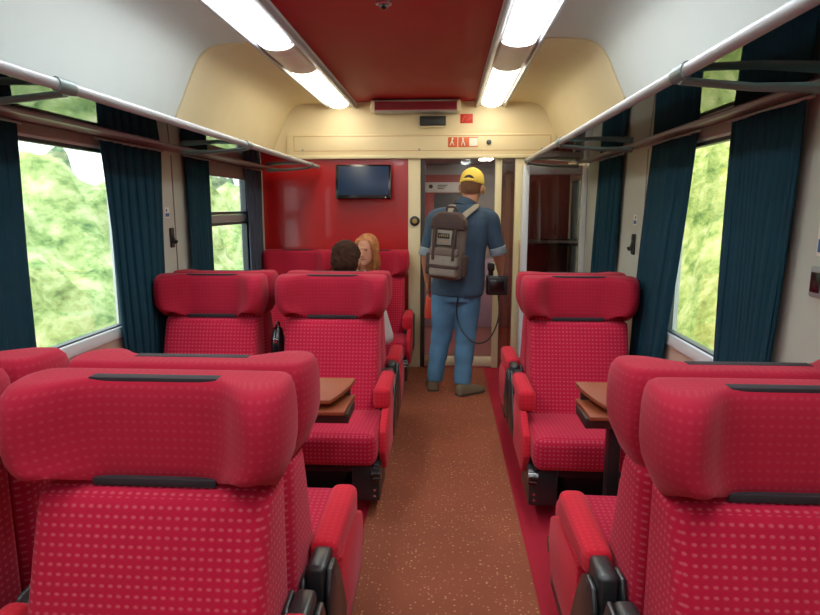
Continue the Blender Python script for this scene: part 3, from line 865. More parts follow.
def head(bm, c, yaw, tilt=0.0, s=1.0, nod=0.0):
    """skull, jaw, nose, ears; returns matrix head-local -> parent-local; face looks along local +Y"""
    mt = Matrix.Translation(c) @ Matrix.Rotation(yaw, 4, 'Z') @ Matrix.Rotation(nod, 4, 'X') @ Matrix.Rotation(tilt, 4, 'Y') @ Matrix.Scale(s, 4)
    t = bmesh.new()
    prof = [(-0.118, 0.020, 0.022, 0.058), (-0.108, 0.036, 0.036, 0.046), (-0.085, 0.052, 0.058, 0.026), (-0.055, 0.062, 0.076, 0.010), (-0.02, 0.068, 0.088, 0.002), (0.02, 0.074, 0.094, -0.004), (0.06, 0.073, 0.093, -0.006), (0.09, 0.062, 0.078, -0.006), (0.11, 0.040, 0.052, -0.006), (0.118, 0.014, 0.02, -0.006)]
    loft(t, [[V((rx * math.cos(a), cy + ry * math.sin(a), z)) for a in [2 * PI * k / 20 for k in range(20)]] for z, rx, ry, cy in prof])
    tube(t, [(0, 0.085, 0.02), (0, 0.098, -0.005), (0, 0.110, -0.03), (0, 0.088, -0.042)], [0.007, 0.010, 0.014, 0.012], 10)
    tube(t, [(-0.03, 0.082, 0.028), (0, 0.089, 0.026), (0.03, 0.082, 0.028)], [0.009, 0.009, 0.009], 8)
    tube(t, [(-0.018, 0.082, -0.066), (0, 0.088, -0.066), (0.018, 0.082, -0.066)], [0.006, 0.009, 0.006], 8)
    for e in (-1, 1):
        tube(t, [(e * 0.070, -0.005, 0.022), (e * 0.082, -0.012, 0.012), (e * 0.082, -0.012, -0.012), (e * 0.070, 0.0, -0.032)], [0.010, 0.014, 0.012, 0.008], 8)
    merge(bm, t, mt)
    return mt

def face_parts(mt, parent):
    for e in (-1, 1):
        b = BM(); t = bmesh.new(); ball(t, (e * 0.030, 0.082, 0.010), (0.011, 0.006, 0.007), 2); merge(b, t, mt); obj('eye', b, M['eye'], parent)
    b = BM(); t = bmesh.new(); tube(t, [(-0.024, 0.086, -0.066), (-0.008, 0.096, -0.064), (0.008, 0.096, -0.064), (0.024, 0.086, -0.066)], [0.003, 0.006, 0.006, 0.003], 8); merge(b, t, mt); obj('lips', b, M['lip'], parent)

def hand(bm, wrist, d, n, thumb, curl=0.6, s=1.0):
    """d: pointing direction, n: palm normal, thumb: direction of the thumb side"""
    d = V(d).normalized(); th = V(thumb); th = (th - d * th.dot(d)).normalized(); n = d.cross(th) if V(n).dot(d.cross(th)) > 0 else -d.cross(th)
    w = V(wrist)
    tube(bm, [w - d * 0.02 * s, w + d * 0.015 * s, w + d * 0.05 * s, w + d * 0.085 * s], [(0.026 * s, 0.020 * s), (0.030 * s, 0.018 * s), (0.039 * s, 0.016 * s), (0.038 * s, 0.012 * s)], 14, side=th)
    for i, (off, L) in enumerate(((0.029, 0.070), (0.010, 0.080), (-0.010, 0.074), (-0.028, 0.058))):
        p = w + d * 0.080 * s + th * off * s
        pts = [p]; ang = curl * (0.35 + 0.08 * i)
        for seg in (0.45, 0.32, 0.25):
            dd = d * math.cos(ang) + n * math.sin(ang)
            p = p + dd * L * seg * s; pts.append(p); ang += curl * 0.75
        tube(bm, pts, [0.0092 * s, 0.0088 * s, 0.008 * s, 0.0065 * s], 8)
    p = w + d * 0.02 * s + th * 0.024 * s
    q = p + (d * 0.55 + th * 0.75 + n * 0.25 * curl).normalized() * 0.042 * s
    r = q + (d * 0.85 + th * 0.25 + n * 0.6 * curl).normalized() * 0.034 * s
    tube(bm, [p, q, r, r + (d + n * curl).normalized() * 0.016 * s], [0.014 * s, 0.011 * s, 0.010 * s, 0.007 * s], 8)

def torso_rings(bm, rows, yaw, n=24):
    """rows: (cx, cy, z, rx, ry)"""
    R = Matrix.Rotation(yaw, 3, 'Z')
    loft(bm, [[V((cx, cy, z)) + R @ V((rx * abs(math.cos(a)) ** 0.85 * (1 if math.cos(a) >= 0 else -1), ry * abs(math.sin(a)) ** 0.85 * (1 if math.sin(a) >= 0 else -1), 0)) for a in [2 * PI * k / n for k in range(n)]] for cx, cy, z, rx, ry in rows])

def shoe(parent, heel, toe, w=0.047):
    h, t_ = V(heel), V(toe); d = (t_ - h); L = d.length; d.normalize(); sd = V((0, 0, 1)).cross(d)
    b = BM(); rings = []
    for f, ww, hh in ((0, 0.6, 0.06), (0.04, 0.85, 0.09), (0.2, 0.95, 0.105), (0.38, 0.92, 0.10), (0.5, 0.95, 0.075), (0.7, 1.08, 0.062), (0.88, 1.0, 0.050), (0.97, 0.7, 0.04), (1.0, 0.3, 0.03)):
        c = h + d * (L * f)
        pr = [(-1, 0.018), (-1.0, 0.4), (-0.75, 0.85), (-0.3, 1.0), (0.3, 1.0), (0.75, 0.85), (1, 0.4), (1, 0.018)]
        rings.append([V((c.x, c.y, 0)) + sd * (u * w * ww) + V((0, 0, 0.016 + (hh - 0.016) * v)) for u, v in pr])
    loft(b, rings); up = obj('shoe', b, M['shoe'], parent, 60)
    b = BM(); out = []
    for f, ww in ((0, 0.55), (0.04, 0.9), (0.2, 1.0), (0.45, 0.95), (0.7, 1.13), (0.88, 1.05), (0.97, 0.75), (1.01, 0.35)):
        out.append((f, ww))
    poly = [(h + d * (L * f) + sd * (w * ww)) for f, ww in out] + [(h + d * (L * f) - sd * (w * ww)) for f, ww in out[::-1]]
    prism(b, [(p.x, p.y) for p in poly], 'z', 0.0, 0.02, 0.003); obj('sole', b, M['sole'], up)
    return up

# --- standing man (seen from behind, facing the door, slightly to the right)
MX, MY = 0.11, 4.70
man = thing('person', 'standing person seen from behind in yellow cap, denim shirt and blue jeans', 'person', (MX, MY, 0.004))
YAW = math.radians(-16)
b = BM()
HC = (0.088, 0.05, 1.612)
hm = head(b, HC, math.radians(-15), tilt=math.radians(4), s=1.07, nod=math.radians(-10))
tube(b, [(0.035, 0.0, 1.36), (0.05, 0.005, 1.43), (0.075, 0.018, 1.50), (0.083, 0.035, 1.56)], [0.078, 0.066, 0.062, 0.060], 16)
torso_rings(b, [(-0.02, 0, 0.84, 0.16, 0.11), (-0.01, 0, 0.95, 0.16, 0.11), (0.0, 0, 1.1, 0.165, 0.11), (0.01, 0, 1.25, 0.18, 0.11), (0.02, 0, 1.36, 0.16, 0.09), (0.03, 0, 1.42, 0.09, 0.07)], YAW)
for pts, rr in (([(-0.11, 0, 0.9), (-0.13, 0.05, 0.48), (-0.185, 0.02, 0.10)], [0.075, 0.05, 0.036]), ([(0.07, 0, 0.9), (0.06, 0.03, 0.48), (0.035, -0.075, 0.10)], [0.075, 0.05, 0.036])):
    tube(b, spline(pts, 4), [rr[0] + (rr[1] - rr[0]) * i / 4 if i < 4 else rr[1] + (rr[2] - rr[1]) * (i - 4) / 4 for i in range(9)], 14)
LSH, LEL, LWR = (-0.185, 0.04, 1.385), (-0.255, 0.02, 1.10), (-0.245, 0.07, 0.875)
RSH, REL, RWR = (0.225, -0.02, 1.385), (0.305, 0.0, 1.115), (0.335, 0.11, 0.955)
for sh, el, wr in ((LSH, LEL, LWR), (RSH, REL, RWR)):
    tube(b, [sh, el], [0.048, 0.042], 14)
    e, w_ = V(el), V(wr)
    tube(b, [e - (w_ - e) * 0.05, e + (w_ - e) * 0.25, e + (w_ - e) * 0.7, w_], [0.042, 0.045, 0.033, 0.027], 14)
    ball(b, el, 0.042)
hand(b, LWR, (0.05, 0.15, -1), (1, 0, 0), (0.2, 1, 0), 0.55)
hand(b, RWR, (0.1, 0.35, -0.9), (-1, 0.2, 0), (0, 1, 0.3), 1.0)
o = obj('body', b, M['skintan'], man); remesh(o, 0.005, 2)
# shirt
b = BM()
torso_rings(b, [(-0.015, 0, 0.79, 0.205, 0.140), (-0.012, 0, 0.82, 0.212, 0.146), (-0.005, 0, 0.90, 0.208, 0.142), (0.0, 0, 1.0, 0.200, 0.138), (0.0, 0, 1.12, 0.205, 0.14), (0.005, 0, 1.24, 0.218, 0.138), (0.01, 0, 1.34, 0.220, 0.128), (0.02, 0.0, 1.40, 0.195, 0.108), (0.03, 0.0, 1.45, 0.13, 0.09), (0.045, 0.006, 1.492, 0.078, 0.074)], YAW)
for sh, el in ((LSH, LEL), (RSH, REL)):
    s_, e_ = V(sh), V(el)
    ix = 0.11 if sh[0] < 0 else -0.11
    tube(b, spline([s_ + V((ix, 0, 0.035)), s_ + V((ix * 0.45, 0, 0.022)), s_ + V((-ix * 0.05, 0, -0.012)), s_ + (e_ - s_) * 0.3, s_ + (e_ - s_) * 0.95], 3), [0.045, 0.052, 0.058, 0.062, 0.067, 0.071, 0.073, 0.073, 0.072, 0.070, 0.067, 0.064, 0.060], 16)
o = obj('shirt', b, M['denim'], man); remesh(o, 0.007, 3)
for sh, el in ((LSH, LEL), (RSH, REL)):
    s_, e_ = V(sh), V(el); d_ = (e_ - s_).normalized()
    b = BM(); tube(b, [e_ - d_ * 0.055, e_ - d_ * 0.05, e_ + d_ * 0.005, e_ + d_ * 0.012], [0.058, 0.067, 0.066, 0.055], 18); obj('rolled_cuff', b, M['cuff'], man, 60)
b = BM(); tube(b, [(0.04, 0.0, 1.465), (0.055, 0.008, 1.497), (0.065, 0.014, 1.52)], [(0.085, 0.078), (0.078, 0.074), (0.072, 0.070)], 20, side=(1, -0.2, 0)); obj('collar', b, M['denim'], man, 60)
# jeans
b = BM()
torso_rings(b, [(-0.02, 0, 0.74, 0.15, 0.115), (-0.02, 0, 0.80, 0.176, 0.125), (-0.02, 0, 0.88, 0.18, 0.125), (-0.015, 0, 0.95, 0.17, 0.118)], YAW)
for pts, rr in (([(-0.105, 0.0, 0.84), (-0.115, 0.02, 0.70), (-0.13, 0.05, 0.48), (-0.16, 0.045, 0.28), (-0.188, 0.02, 0.075)], [0.104, 0.104, 0.084, 0.074, 0.064]),
                ([(0.07, -0.005, 0.84), (0.068, 0.01, 0.70), (0.06, 0.025, 0.48), (0.048, -0.01, 0.28), (0.035, -0.075, 0.075)], [0.106, 0.106, 0.086, 0.076, 0.066])):
    sp_ = spline(pts, 4)
    rad = [rr[min(i // 4, 4)] + ((rr[min(i // 4 + 1, 4)] - rr[min(i // 4, 4)]) * (i % 4) / 4) + 0.004 * math.sin(i * 2.3) * (i > 8) for i in range(len(sp_))]
    tube(b, sp_, rad, 18)
o = obj('jeans', b, M['jeans'], man); remesh(o, 0.008, 3)
shoe(man, (-0.195, -0.03, 0), (-0.215, 0.24, 0))
shoe(man, (-0.005, -0.135, 0), (0.205, 0.02, 0))
# hair and cap
b = BM(); t_ = bmesh.new()
loft(t_, [[V((rx * math.cos(a), cy + ry * math.sin(a), z)) for a in [PI + PI * k / 16 for k in range(17)] ] for z, rx, ry, cy in ((-0.058, 0.052, 0.062, -0.002), (-0.03, 0.068, 0.086, 0.0), (0.0, 0.076, 0.096, 0.0), (0.04, 0.079, 0.100, -0.004), (0.07, 0.074, 0.096, -0.006))], closed=False)
merge(b, t_, hm); o = obj('hair', b, M['hairshort'], man, 80)
b = BM(); t_ = bmesh.new(); rings = []
for z, k in ((0.030, 1.0), (0.045, 1.02), (0.075, 0.98), (0.105, 0.86), (0.127, 0.64), (0.142, 0.34), (0.147, 0.06)):
    rings.append([V((0.086 * k * math.cos(a), -0.004 + 0.106 * k * math.sin(a), z)) for a in [2 * PI * i / 28 for i in range(28)]])
loft(t_, rings)
ball(t_, (0, -0.004, 0.147), (0.009, 0.009, 0.006), 2)
merge(b, t_, hm); cap = obj('cap', b, M['cap'], man, 60)
b = BM(); t_ = bmesh.new(); rr = []
for f in (0, 0.25, 0.5, 0.75, 1.0):
    rr.append([V((0.084 * math.sin(a) * (1 - 0.1 * f), 0.08 + 0.02 * math.cos(a) + f * 0.075 * math.cos(a) ** 0.6 if abs(a) < PI / 2 - 0.01 else 0.08, 0.034 - 0.018 * f - 0.03 * math.sin(a) ** 2 * f)) for a in [-1.4 + 2.8 * i / 14 for i in range(15)]])
loft(t_, rr, closed=False); merge(b, t_, hm); o = obj('brim', b, M['cap'], cap, 80); o.modifiers.new('thick', 'SOLIDIFY').thickness = 0.005
b = BM(); t_ = bmesh.new()
pts = [(-0.042, 0.036), (-0.037, 0.054), (-0.021, 0.069), (0, 0.074), (0.021, 0.069), (0.037, 0.054), (0.042, 0.036)]
loft(t_, [[V((x, -0.004 - 0.112 * math.sqrt(max(0, 1 - (x / 0.09) ** 2)) - dy + (z - 0.046) * 0.12, z)) for x, z in pts] for dy in (0.0, 0.003)])
merge(b, t_, hm); obj('back_opening', b, M['vestdark'], cap)
b = BM(); t_ = bmesh.new(); tube(t_, [(x, -0.004 - 0.114 * math.sqrt(max(0, 1 - (x / 0.09) ** 2)), 0.040) for x in (-0.04, -0.02, 0, 0.02, 0.04)], [(0.004, 0.009)] * 5, 8, side=(0, 1, 0)); merge(b, t_, hm); obj('adjuster_strap', b, M['cap'], cap)
face_parts(hm, man)

# --- backpack
bp = thing('backpack', 'grey brown canvas backpack on the back of the standing person', 'backpack', (MX - 0.085, MY - 0.155, 0.94))
rt = Matrix.Rotation(YAW, 4, 'Z') @ Matrix.Rotation(math.radians(4), 4, 'Y') @ Matrix.Diagonal((0.88, 0.95, 0.95, 1))
def bpb(name, lo, hi, bev, m, parent, seg=4):
    q = BM(); box(q, lo, hi, bev, seg, rt.copy()); return obj(name, q, m, parent, 50)
main = bpb('main_bag', (-0.145, -0.15, 0.0), (0.145, -0.005, 0.50), 0.055, M['pack'], bp)
q = BM()
prism(q, [(-0.15, 0.39), (-0.14, 0.47), (-0.08, 0.525), (0.08, 0.525), (0.14, 0.47), (0.15, 0.39)], 'y', -0.165, -0.01, 0.02, 3)
bmesh.ops.transform(q, matrix=rt, verts=q.verts); obj('top_flap', q, M['packdark'], bp, 50)
pk = bpb('front_pocket', (-0.12, -0.205, 0.03), (0.12, -0.13, 0.24), 0.03, M['packlight'], bp)
bpb('pocket_flap', (-0.125, -0.212, 0.19), (0.125, -0.15, 0.255), 0.02, M['pack'], pk)
bpb('webbing', (-0.13, -0.216, 0.10), (0.13, -0.16, 0.125), 0.006, M['packdark'], pk)
for s in (-1, 1):
    bpb('side_pocket', (s * 0.15 - 0.028, -0.12, 0.03), (s * 0.15 + 0.028, -0.03, 0.2), 0.02, M['packdark'], bp)
    bpb('buckle_strap', (s * 0.085 - 0.012, -0.218, 0.16), (s * 0.085 + 0.012, -0.165, 0.40), 0.005, M['packdark'], bp)
pt = bpb('patch', (-0.085, -0.176, 0.275), (0.055, -0.158, 0.385), 0.006, M['packlight'], bp)
q = BM()
box(q, (-0.065, -0.1785, 0.325), (0.035, -0.175, 0.365), 0.004, 2, rt.copy()); obj('emblem_panel', q, M['blackmetal'], pt)
q = BM()
for i, hgt in enumerate((0.012, 0.018, 0.018, 0.014, 0.018)):
    box(q, (-0.054 + i * 0.017, -0.1800, 0.338), (-0.044 + i * 0.017, -0.178, 0.338 + hgt), 0, 1, rt.copy())
box(q, (-0.054, -0.1780, 0.30), (0.02, -0.1755, 0.306), 0, 1, rt.copy())
obj('emblem', q, M['brass'], pt)
q = BM(); tube(q, [rt @ V(p) for p in spline([(-0.04, -0.06, 0.515), (-0.035, -0.06, 0.56), (0.035, -0.06, 0.56), (0.04, -0.06, 0.515)], 4)], 0.009, 8); obj('carry_handle', q, M['packdark'], bp)
def strap_path(pts):
    q = BM(); tube(q, spline(pts, 6), [(0.029, 0.007)] * (6 * (len(pts) - 1) + 1), 10, side=(1, -0.25, 0)); return q
off = V((MX - 0.085, MY - 0.155, 0.94))
def loc(x, y, z):
    return V((MX + x, MY + y, z)) - off
obj('shoulder_strap', strap_path([loc(-0.10, -0.17, 1.385), loc(-0.085, -0.118, 1.444), loc(-0.065, -0.075, 1.474), loc(-0.06, 0.0, 1.486), loc(-0.075, 0.08, 1.454), loc(-0.085, 0.13, 1.36)]), M['packlight'], bp, 60)
obj('shoulder_strap', strap_path([loc(-0.01, -0.20, 1.37), loc(0.045, -0.145, 1.424), loc(0.105, -0.095, 1.469), loc(0.125, -0.02, 1.489), loc(0.135, 0.05, 1.454), loc(0.14, 0.10, 1.36)]), M['packlight'], bp, 60)

# --- camera with strap held in the right hand
cam_t = thing('video_camera', 'black camera with hanging strap in right hand of the standing person', 'camera', (MX + 0.305, MY + 0.12, 0.80))
q = BM(); box(q, (-0.085, -0.06, -0.02), (0.085, 0.05, 0.135), 0.016, 3); obj('camera_body', q, M['camblack'], cam_t)
q = BM(); tube(q, [(-0.045, 0.0, 0.11), (-0.05, 0.0, 0.19), (-0.045, -0.005, 0.235)], [0.018, 0.022, 0.024], 14); box(q, (-0.075, -0.03, 0.17), (-0.02, 0.025, 0.235), 0.012, 3); obj('handle', q, M['camblack'], cam_t)
q = BM(); tube(q, [(-0.01, 0.045, 0.06), (-0.01, 0.09, 0.06), (-0.01, 0.12, 0.06)], [0.042, 0.04, 0.044], 20); obj('lens', q, M['gloss'], cam_t)
q = BM(); box(q, (-0.06, -0.064, 0.015), (0.055, -0.059, 0.105), 0.003); obj('viewing_screen', q, M['gloss'], cam_t)
C0 = V((MX + 0.305, MY + 0.12, 0.80))
q = BM(); pw = [V((MX + 0.315, MY + 0.10, 0.805)), V((MX + 0.315, MY - 0.02, 0.62)), V((MX + 0.24, MY - 0.12, 0.47)), V((MX + 0.13, MY - 0.16, 0.44)), V((MX + 0.03, MY - 0.13, 0.52)), V((MX - 0.015, MY - 0.09, 0.64)), V((MX - 0.01, MY - 0.145, 0.79))]
tube(q, [p - C0 for p in spline(pw, 8)], 0.006, 8); obj('strap', q, M['camblack'], cam_t)

# --- orange-red bag in the left hand
t = thing('hand_bag', 'flat orange red bag hanging from left hand of the standing person', 'bag', (MX - 0.215, MY + 0.085, 0.58))
q = BM(); rings = []
for z, w_, th in ((0.0, 0.05, 0.010), (0.01, 0.058, 0.018), (0.10, 0.056, 0.022), (0.17, 0.045, 0.016), (0.21, 0.030, 0.010), (0.22, 0.026, 0.006)):
    rings.append([V((w_ * math.cos(a), th * math.sin(a), z)) for a in [2 * PI * k / 16 for k in range(16)]])
loft(q, rings); obj('pouch', q, M['bagred'], t, 60)
q = BM(); tube(q, spline([(-0.02, 0, 0.215), (-0.018, 0, 0.25), (0.0, 0, 0.262), (0.018, 0, 0.25), (0.02, 0, 0.215)], 4), 0.005, 8); obj('carry_loop', q, M['bagred'], t)

def hairball(c, r, amp, freq, seed, cut=None, sub=5):
    t = bmesh.new(); bmesh.ops.create_icosphere(t, subdivisions=sub, radius=1)
    for v in t.verts:
        n = v.co.copy()
        k = 1 + amp * noise.noise(n * freq + V((seed, 0, 0))) + amp * 0.5 * noise.noise(n * freq * 2.3 + V((0, seed, 0)))
        v.co = V((n.x * r[0] * k + c[0], n.y * r[1] * k + c[1], n.z * r[2] * k + c[2]))
    if cut:
        kill = [v for v in t.verts if cut(v.co)]
        bmesh.ops.delete(t, geom=kill, context='VERTS')
    return t

# --- seated dark-haired man, back to the camera
sm = thing('person', 'seated person with short dark hair and pale shirt, back to the camera', 'person', (-0.635, P1, 0))
b = BM()
hm2 = head(b, (0.02, 0.33, 1.135), math.radians(-12), s=1.0, nod=math.radians(-6))
tube(b, [(0.0, 0.26, 0.96), (0.01, 0.29, 1.02), (0.02, 0.31, 1.08)], [0.07, 0.056, 0.056], 14)
torso_rings(b, [(0, 0.46, 0.46, 0.15, 0.11), (0, 0.43, 0.58, 0.145, 0.10), (0, 0.37, 0.75, 0.16, 0.10), (0, 0.30, 0.90, 0.16, 0.09), (0, 0.28, 0.97, 0.08, 0.06)], 0)
RS = [((0.18, 0.30, 0.91), (0.252, 0.37, 0.655), (0.22, 0.60, 0.60)), ((-0.18, 0.30, 0.91), (-0.24, 0.40, 0.66), (-0.14, 0.60, 0.55))]
for sh, el, wr in RS:
    e, w_ = V(el), V(wr)
    tube(b, [sh, el], [0.045, 0.04], 12); ball(b, el, 0.04); tube(b, [e, e + (w_ - e) * 0.3, w_], [0.04, 0.04, 0.027], 12)
    hand(b, wr, (-0.3 if el[0] > 0 else 0.3, 1, -0.2), (0, 0, -1), (-1 if el[0] > 0 else 1, 0.2, 0), 0.5)
for s in (-1, 1):
    tube(b, [(s * 0.09, 0.48, 0.50), (s * 0.12, 0.88, 0.50)], [0.075, 0.055], 14); ball(b, (s * 0.12, 0.88, 0.50), 0.055)
    tube(b, [(s * 0.12, 0.88, 0.50), (s * 0.12, 0.86, 0.28), (s * 0.12, 0.80, 0.08)], [0.053, 0.05, 0.036], 14)
o = obj('body', b, M['skintan'], sm); remesh(o, 0.005, 2)
b = BM()
torso_rings(b, [(0, 0.46, 0.47, 0.185, 0.135), (0, 0.43, 0.58, 0.175, 0.125), (0, 0.37, 0.75, 0.19, 0.122), (0, 0.31, 0.87, 0.195, 0.11), (0, 0.29, 0.94, 0.15, 0.085), (0.005, 0.28, 0.985, 0.075, 0.068)], 0)
for sh, el, wr in RS:
    s_, e_ = V(sh), V(el); w_ = V(wr)
    tube(b, [s_ * 0.9 + V((0, 0.03, 0.09)), s_, e_, ], [0.06, 0.068, 0.058], 14); ball(b, e_, 0.058); tube(b, [e_, e_ + (w_ - e_) * 0.55], [0.057, 0.05], 14)
o = obj('shirt', b, M['shirtgrey'], sm); remesh(o, 0.008, 3)
b = BM()
torso_rings(b, [(0, 0.47, 0.44, 0.17, 0.14), (0, 0.47, 0.52, 0.175, 0.14), (0, 0.46, 0.58, 0.17, 0.128)], 0)
for s in (-1, 1):
    tube(b, [(s * 0.09, 0.48, 0.51), (s * 0.12, 0.88, 0.505)], [0.09, 0.07], 14); ball(b, (s * 0.12, 0.88, 0.505), 0.07)
    tube(b, [(s * 0.12, 0.88, 0.50), (s * 0.12, 0.86, 0.28), (s * 0.12, 0.80, 0.08)], [0.068, 0.06, 0.056], 14)
o = obj('trousers', b, M['trouser'], sm); remesh(o, 0.010, 3)
for s in (-1, 1):
    shoe(sm, (s * 0.12, 0.73, 0), (s * 0.13, 0.97, 0))
b = BM(); merge(b, hairball((0, -0.012, 0.045), (0.089, 0.109, 0.092), 0.07, 3.0, 3, cut=lambda c: (c.y > 0.045 and c.z < 0.05)), hm2)
merge(b, hairball((0, -0.028, 0.004), (0.086, 0.095, 0.088), 0.06, 3.5, 8, cut=lambda c: c.y > 0.0), hm2)
obj('hair', b, M['hairdark'], sm, 90)
face_parts(hm2, sm)

# --- seated woman with ginger hair facing the camera
wm = thing('person', 'seated person with long ginger hair and white shirt, facing the dark-haired man', 'person', (-0.685, P2, 0))
b = BM()
yawf = math.radians(180 - 16)
hm3 = head(b, (0.050, -0.53, 1.13), yawf, s=0.96, nod=math.radians(-4))
tube(b, [(0.01, -0.42, 0.93), (0.012, -0.46, 1.0), (0.015, -0.50, 1.06)], [0.06, 0.048, 0.048], 14)
torso_rings(b, [(0, -0.40, 0.46, 0.15, 0.11), (0, -0.39, 0.60, 0.125, 0.09), (0, -0.39, 0.76, 0.135, 0.095), (0.015, -0.41, 0.88, 0.13, 0.08), (0.03, -0.42, 0.95, 0.07, 0.055)], 0)
WS = [((0.155, -0.42, 0.88), (0.175, -0.50, 0.66), (0.10, -0.68, 0.60)), ((-0.155, -0.42, 0.89), (-0.20, -0.50, 0.66), (-0.06, -0.68, 0.60))]
for sh, el, wr in WS:
    e, w_ = V(el), V(wr)
    tube(b, [sh, el], [0.038, 0.034], 12); ball(b, el, 0.034); tube(b, [e, e + (w_ - e) * 0.3, w_], [0.034, 0.034, 0.023], 12)
    hand(b, wr, (-0.4 if el[0] > 0 else 0.4, -1, -0.2), (0, 0, -1), (-1 if el[0] > 0 else 1, -0.2, 0), 0.5, 0.9)
for s in (-1, 1):
    tube(b, [(s * 0.08, -0.44, 0.50), (s * 0.10, -0.84, 0.50)], [0.07, 0.05], 14); ball(b, (s * 0.10, -0.84, 0.50), 0.05)
    tube(b, [(s * 0.10, -0.84, 0.50), (s * 0.10, -0.82, 0.28), (s * 0.10, -0.78, 0.08)], [0.05, 0.047, 0.033], 14)
o = obj('body', b, M['skin'], wm); remesh(o, 0.005, 2)
b = BM()
torso_rings(b, [(0, -0.40, 0.47, 0.172, 0.13), (0, -0.39, 0.60, 0.145, 0.108), (0, -0.39, 0.76, 0.157, 0.115), (0.015, -0.41, 0.88, 0.150, 0.098), (0.03, -0.42, 0.94, 0.10, 0.075), (0.045, -0.43, 0.985, 0.058, 0.056)], 0)
for sh, el, wr in WS:
    s_, e_ = V(sh), V(el)
    tube(b, [V((s_.x * 0.75, s_.y, s_.z + 0.01)), s_, e_ * 0.6 + s_ * 0.4], [0.055, 0.058, 0.05], 14)
o = obj('shirt', b, M['shirtwhite'], wm); remesh(o, 0.008, 3)
b = BM()
torso_rings(b, [(0, -0.41, 0.44, 0.16, 0.13), (0, -0.41, 0.52, 0.165, 0.13), (0, -0.40, 0.58, 0.155, 0.118)], 0)
for s in (-1, 1):
    tube(b, [(s * 0.08, -0.44, 0.51), (s * 0.10, -0.84, 0.505)], [0.082, 0.064], 14); ball(b, (s * 0.10, -0.84, 0.505), 0.064)
    tube(b, [(s * 0.10, -0.84, 0.50), (s * 0.10, -0.82, 0.28), (s * 0.10, -0.78, 0.08)], [0.062, 0.055, 0.05], 14)
o = obj('trousers', b, M['trouser'], wm); remesh(o, 0.010, 3)
for s in (-1, 1):
    shoe(wm, (s * 0.10, -0.72, 0), (s * 0.10, -0.94, 0), 0.04)
b = BM()
merge(b, hairball((0, -0.018, 0.048), (0.090, 0.104, 0.090), 0.05, 6, 2, cut=lambda c: (c.y > 0.062 and c.z < 0.085)), hm3)
t_ = bmesh.new(); rings = []
for z, rx, ry, cy in ((0.06, 0.084, 0.07, -0.045), (0.0, 0.090, 0.072, -0.045), (-0.06, 0.092, 0.066, -0.048), (-0.12, 0.090, 0.058, -0.055), (-0.17, 0.080, 0.046, -0.06), (-0.205, 0.055, 0.03, -0.062)):
    rings.append([V((rx * math.cos(a) * (1 + 0.07 * math.sin(7 * a + z * 20)), cy + ry * math.sin(a) * (1 + 0.07 * math.sin(9 * a)), z)) for a in [2 * PI * k / 30 for k in range(30)]])
loft(t_, rings)
for e in (-1, 1):
    tube(t_, [(e * 0.050, 0.055, 0.095), (e * 0.074, 0.045, 0.05), (e * 0.084, 0.030, 0.0), (e * 0.086, 0.02, -0.06), (e * 0.08, 0.015, -0.13), (e * 0.07, 0.01, -0.18)], [0.018, 0.022, 0.024, 0.024, 0.02, 0.008], 10)
merge(b, t_, hm3); obj('hair', b, M['hairginger'], wm, 90)
face_parts(hm3, wm)
b = BM(); tube(b, spline([(-0.05, -0.47, 0.985), (-0.04, -0.515, 0.93), (0.0, -0.525, 0.84), (0.04, -0.52, 0.93), (0.06, -0.47, 0.985)], 5), [(0.010, 0.003)] * 21, 8, side=(1, 0, 0)); obj('neck_ribbon', b, M['navy'], wm)

# --- black bag resting on the armrest between the two middle left seats
t = thing('shoulder_bag', 'glossy black bag resting on the armrest between the two middle left seats', 'bag', (-0.943, P1 - 0.10, 0.5635))
q = BM(); rings = []
for z, w_, th in ((0.0, 0.026, 0.035), (0.01, 0.034, 0.05), (0.09, 0.040, 0.06), (0.17, 0.036, 0.05), (0.23, 0.026, 0.03), (0.245, 0.014, 0.015)):
    rings.append([V((w_ * (abs(math.cos(a)) ** 0.7) * (1 if math.cos(a) > 0 else -1), th * math.sin(a) * (1 + 0.04 * math.sin(5 * a + 30 * z)), z)) for a in [2 * PI * k / 24 for k in range(24)]])
loft(q, rings); obj('bag_body', q, M['gloss'], t, 60)
q = BM(); tube(q, spline([(0, -0.03, 0.235), (0, -0.03, 0.262), (0, 0.03, 0.262), (0, 0.03, 0.235)], 5), 0.006, 8); obj('bag_handle', q, M['gloss'], t)
q = BM(); box(q, (-0.012, -0.062, 0.16), (0.012, -0.046, 0.185), 0.004); obj('buckle', q, M['chrome'], t)

# ------------------------------------------------------------------ outside
def bank(name, sgn, x0, x1, z0, z1, y0, y1, m, label, amp, nx=26, ny=90, seed=0.0):
    b = BM(); rows = []
    for i in range(nx + 1):
        u = i / nx; r = []
        for j in range(ny + 1):
            y = y0 + (y1 - y0) * j / ny
            x = x0 + (x1 - x0) * u
            z = z0 + (z1 - z0) * (u ** 0.8)
            p = V((x * 0.5, y * 0.5, seed))
            n1 = noise.noise(p) + 0.6 * noise.noise(p * 2.3) + 0.4 * noise.noise(p * 5.1 + V((3, 1, 0)))
            r.append(V((sgn * (x - 0.5 * n1), y, z + amp * n1 * min(1, u * 2))))
        rows.append(r)
    loft(b, rows, closed=False)
    o = obj(name, b, m, None, 80); tag(o, label, 'greenery'); o['kind'] = 'stuff'
    return o
bank('embankment_bushes', -1, 3.6, 6.5, -1.1, 2.1, -2, 26, M['fol_l'], 'blurred green bushes on the bank outside the left windows', 0.55, seed=1.3)
bank('embankment_bushes', 1, 3.2, 6.0, -1.1, 4.6, -2, 26, M['fol_r'], 'yellow green bushes outside the right windows', 0.6, seed=7.7)
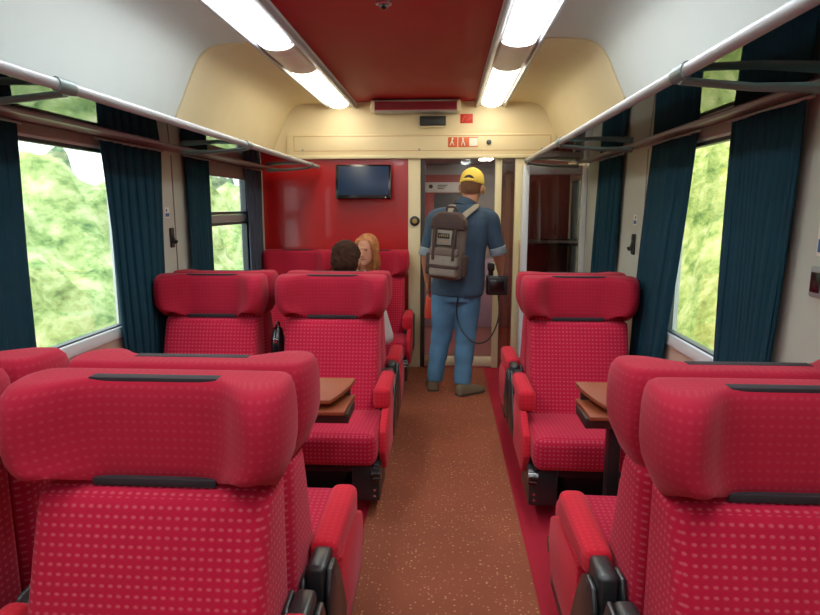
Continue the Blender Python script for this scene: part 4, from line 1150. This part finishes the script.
bank('embankment_trees', -1, 9.0, 9.8, -1.0, 2.5, 2, 40, M['fol_d'], 'darker trees rising beyond the bushes outside the left windows', 2.2, seed=4.1)
b = BM(); box(b, (-40, -12, -1.3), (40, 60, -1.1)); struct('floor', b, M['ground'])

# ------------------------------------------------------------------ world and sun
w = bpy.data.worlds.new('overcast'); scn.world = w; w.use_nodes = True
nt = w.node_tree; nt.nodes.clear()
N, L = nt.nodes.new, nt.links.new
bg = N('ShaderNodeBackground'); wo = N('ShaderNodeOutputWorld')
tc = N('ShaderNodeTexCoord'); sp = N('ShaderNodeSeparateXYZ'); L(tc.outputs['Generated'], sp.inputs[0])
cr = N('ShaderNodeValToRGB'); cr.color_ramp.elements[0].position = 0.0; cr.color_ramp.elements[0].color = (0.95, 0.97, 1.0, 1)
cr.color_ramp.elements[1].position = 0.6; cr.color_ramp.elements[1].color = (0.68, 0.82, 1.0, 1)
L(sp.outputs[2], cr.inputs[0]); L(cr.outputs[0], bg.inputs[0]); bg.inputs[1].default_value = 4.6
L(bg.outputs[0], wo.inputs[0])
sun = bpy.data.lights.new('sun', 'SUN'); sun.energy = 5.0; sun.angle = 0.3; sun.color = (1.0, 0.96, 0.86)
so = bpy.data.objects.new('sun', sun); COL.objects.link(so); so.rotation_euler = (math.radians(38), math.radians(-8), 0)

# ------------------------------------------------------------------ camera
cd = bpy.data.cameras.new('camera'); cam = bpy.data.objects.new('camera', cd); COL.objects.link(cam)
cd.sensor_width = 36; cd.lens = 600 / 820 * 36; cd.clip_start = 0.02
cam.location = (0, 0, 1.47)
cam.rotation_euler = (math.radians(90 - 9.46), 0, math.radians(3.35))
scn.camera = cam

scn.view_settings.view_transform = 'Standard'
scn.view_settings.look = 'None'
scn.view_settings.exposure = 0.0
scn.view_settings.gamma = 1.12
cy = scn.cycles
cy.use_denoising = True
cy.max_bounces = 8; cy.diffuse_bounces = 4; cy.glossy_bounces = 4; cy.transmission_bounces = 4; cy.transparent_max_bounces = 12
cy.sample_clamp_indirect = 6
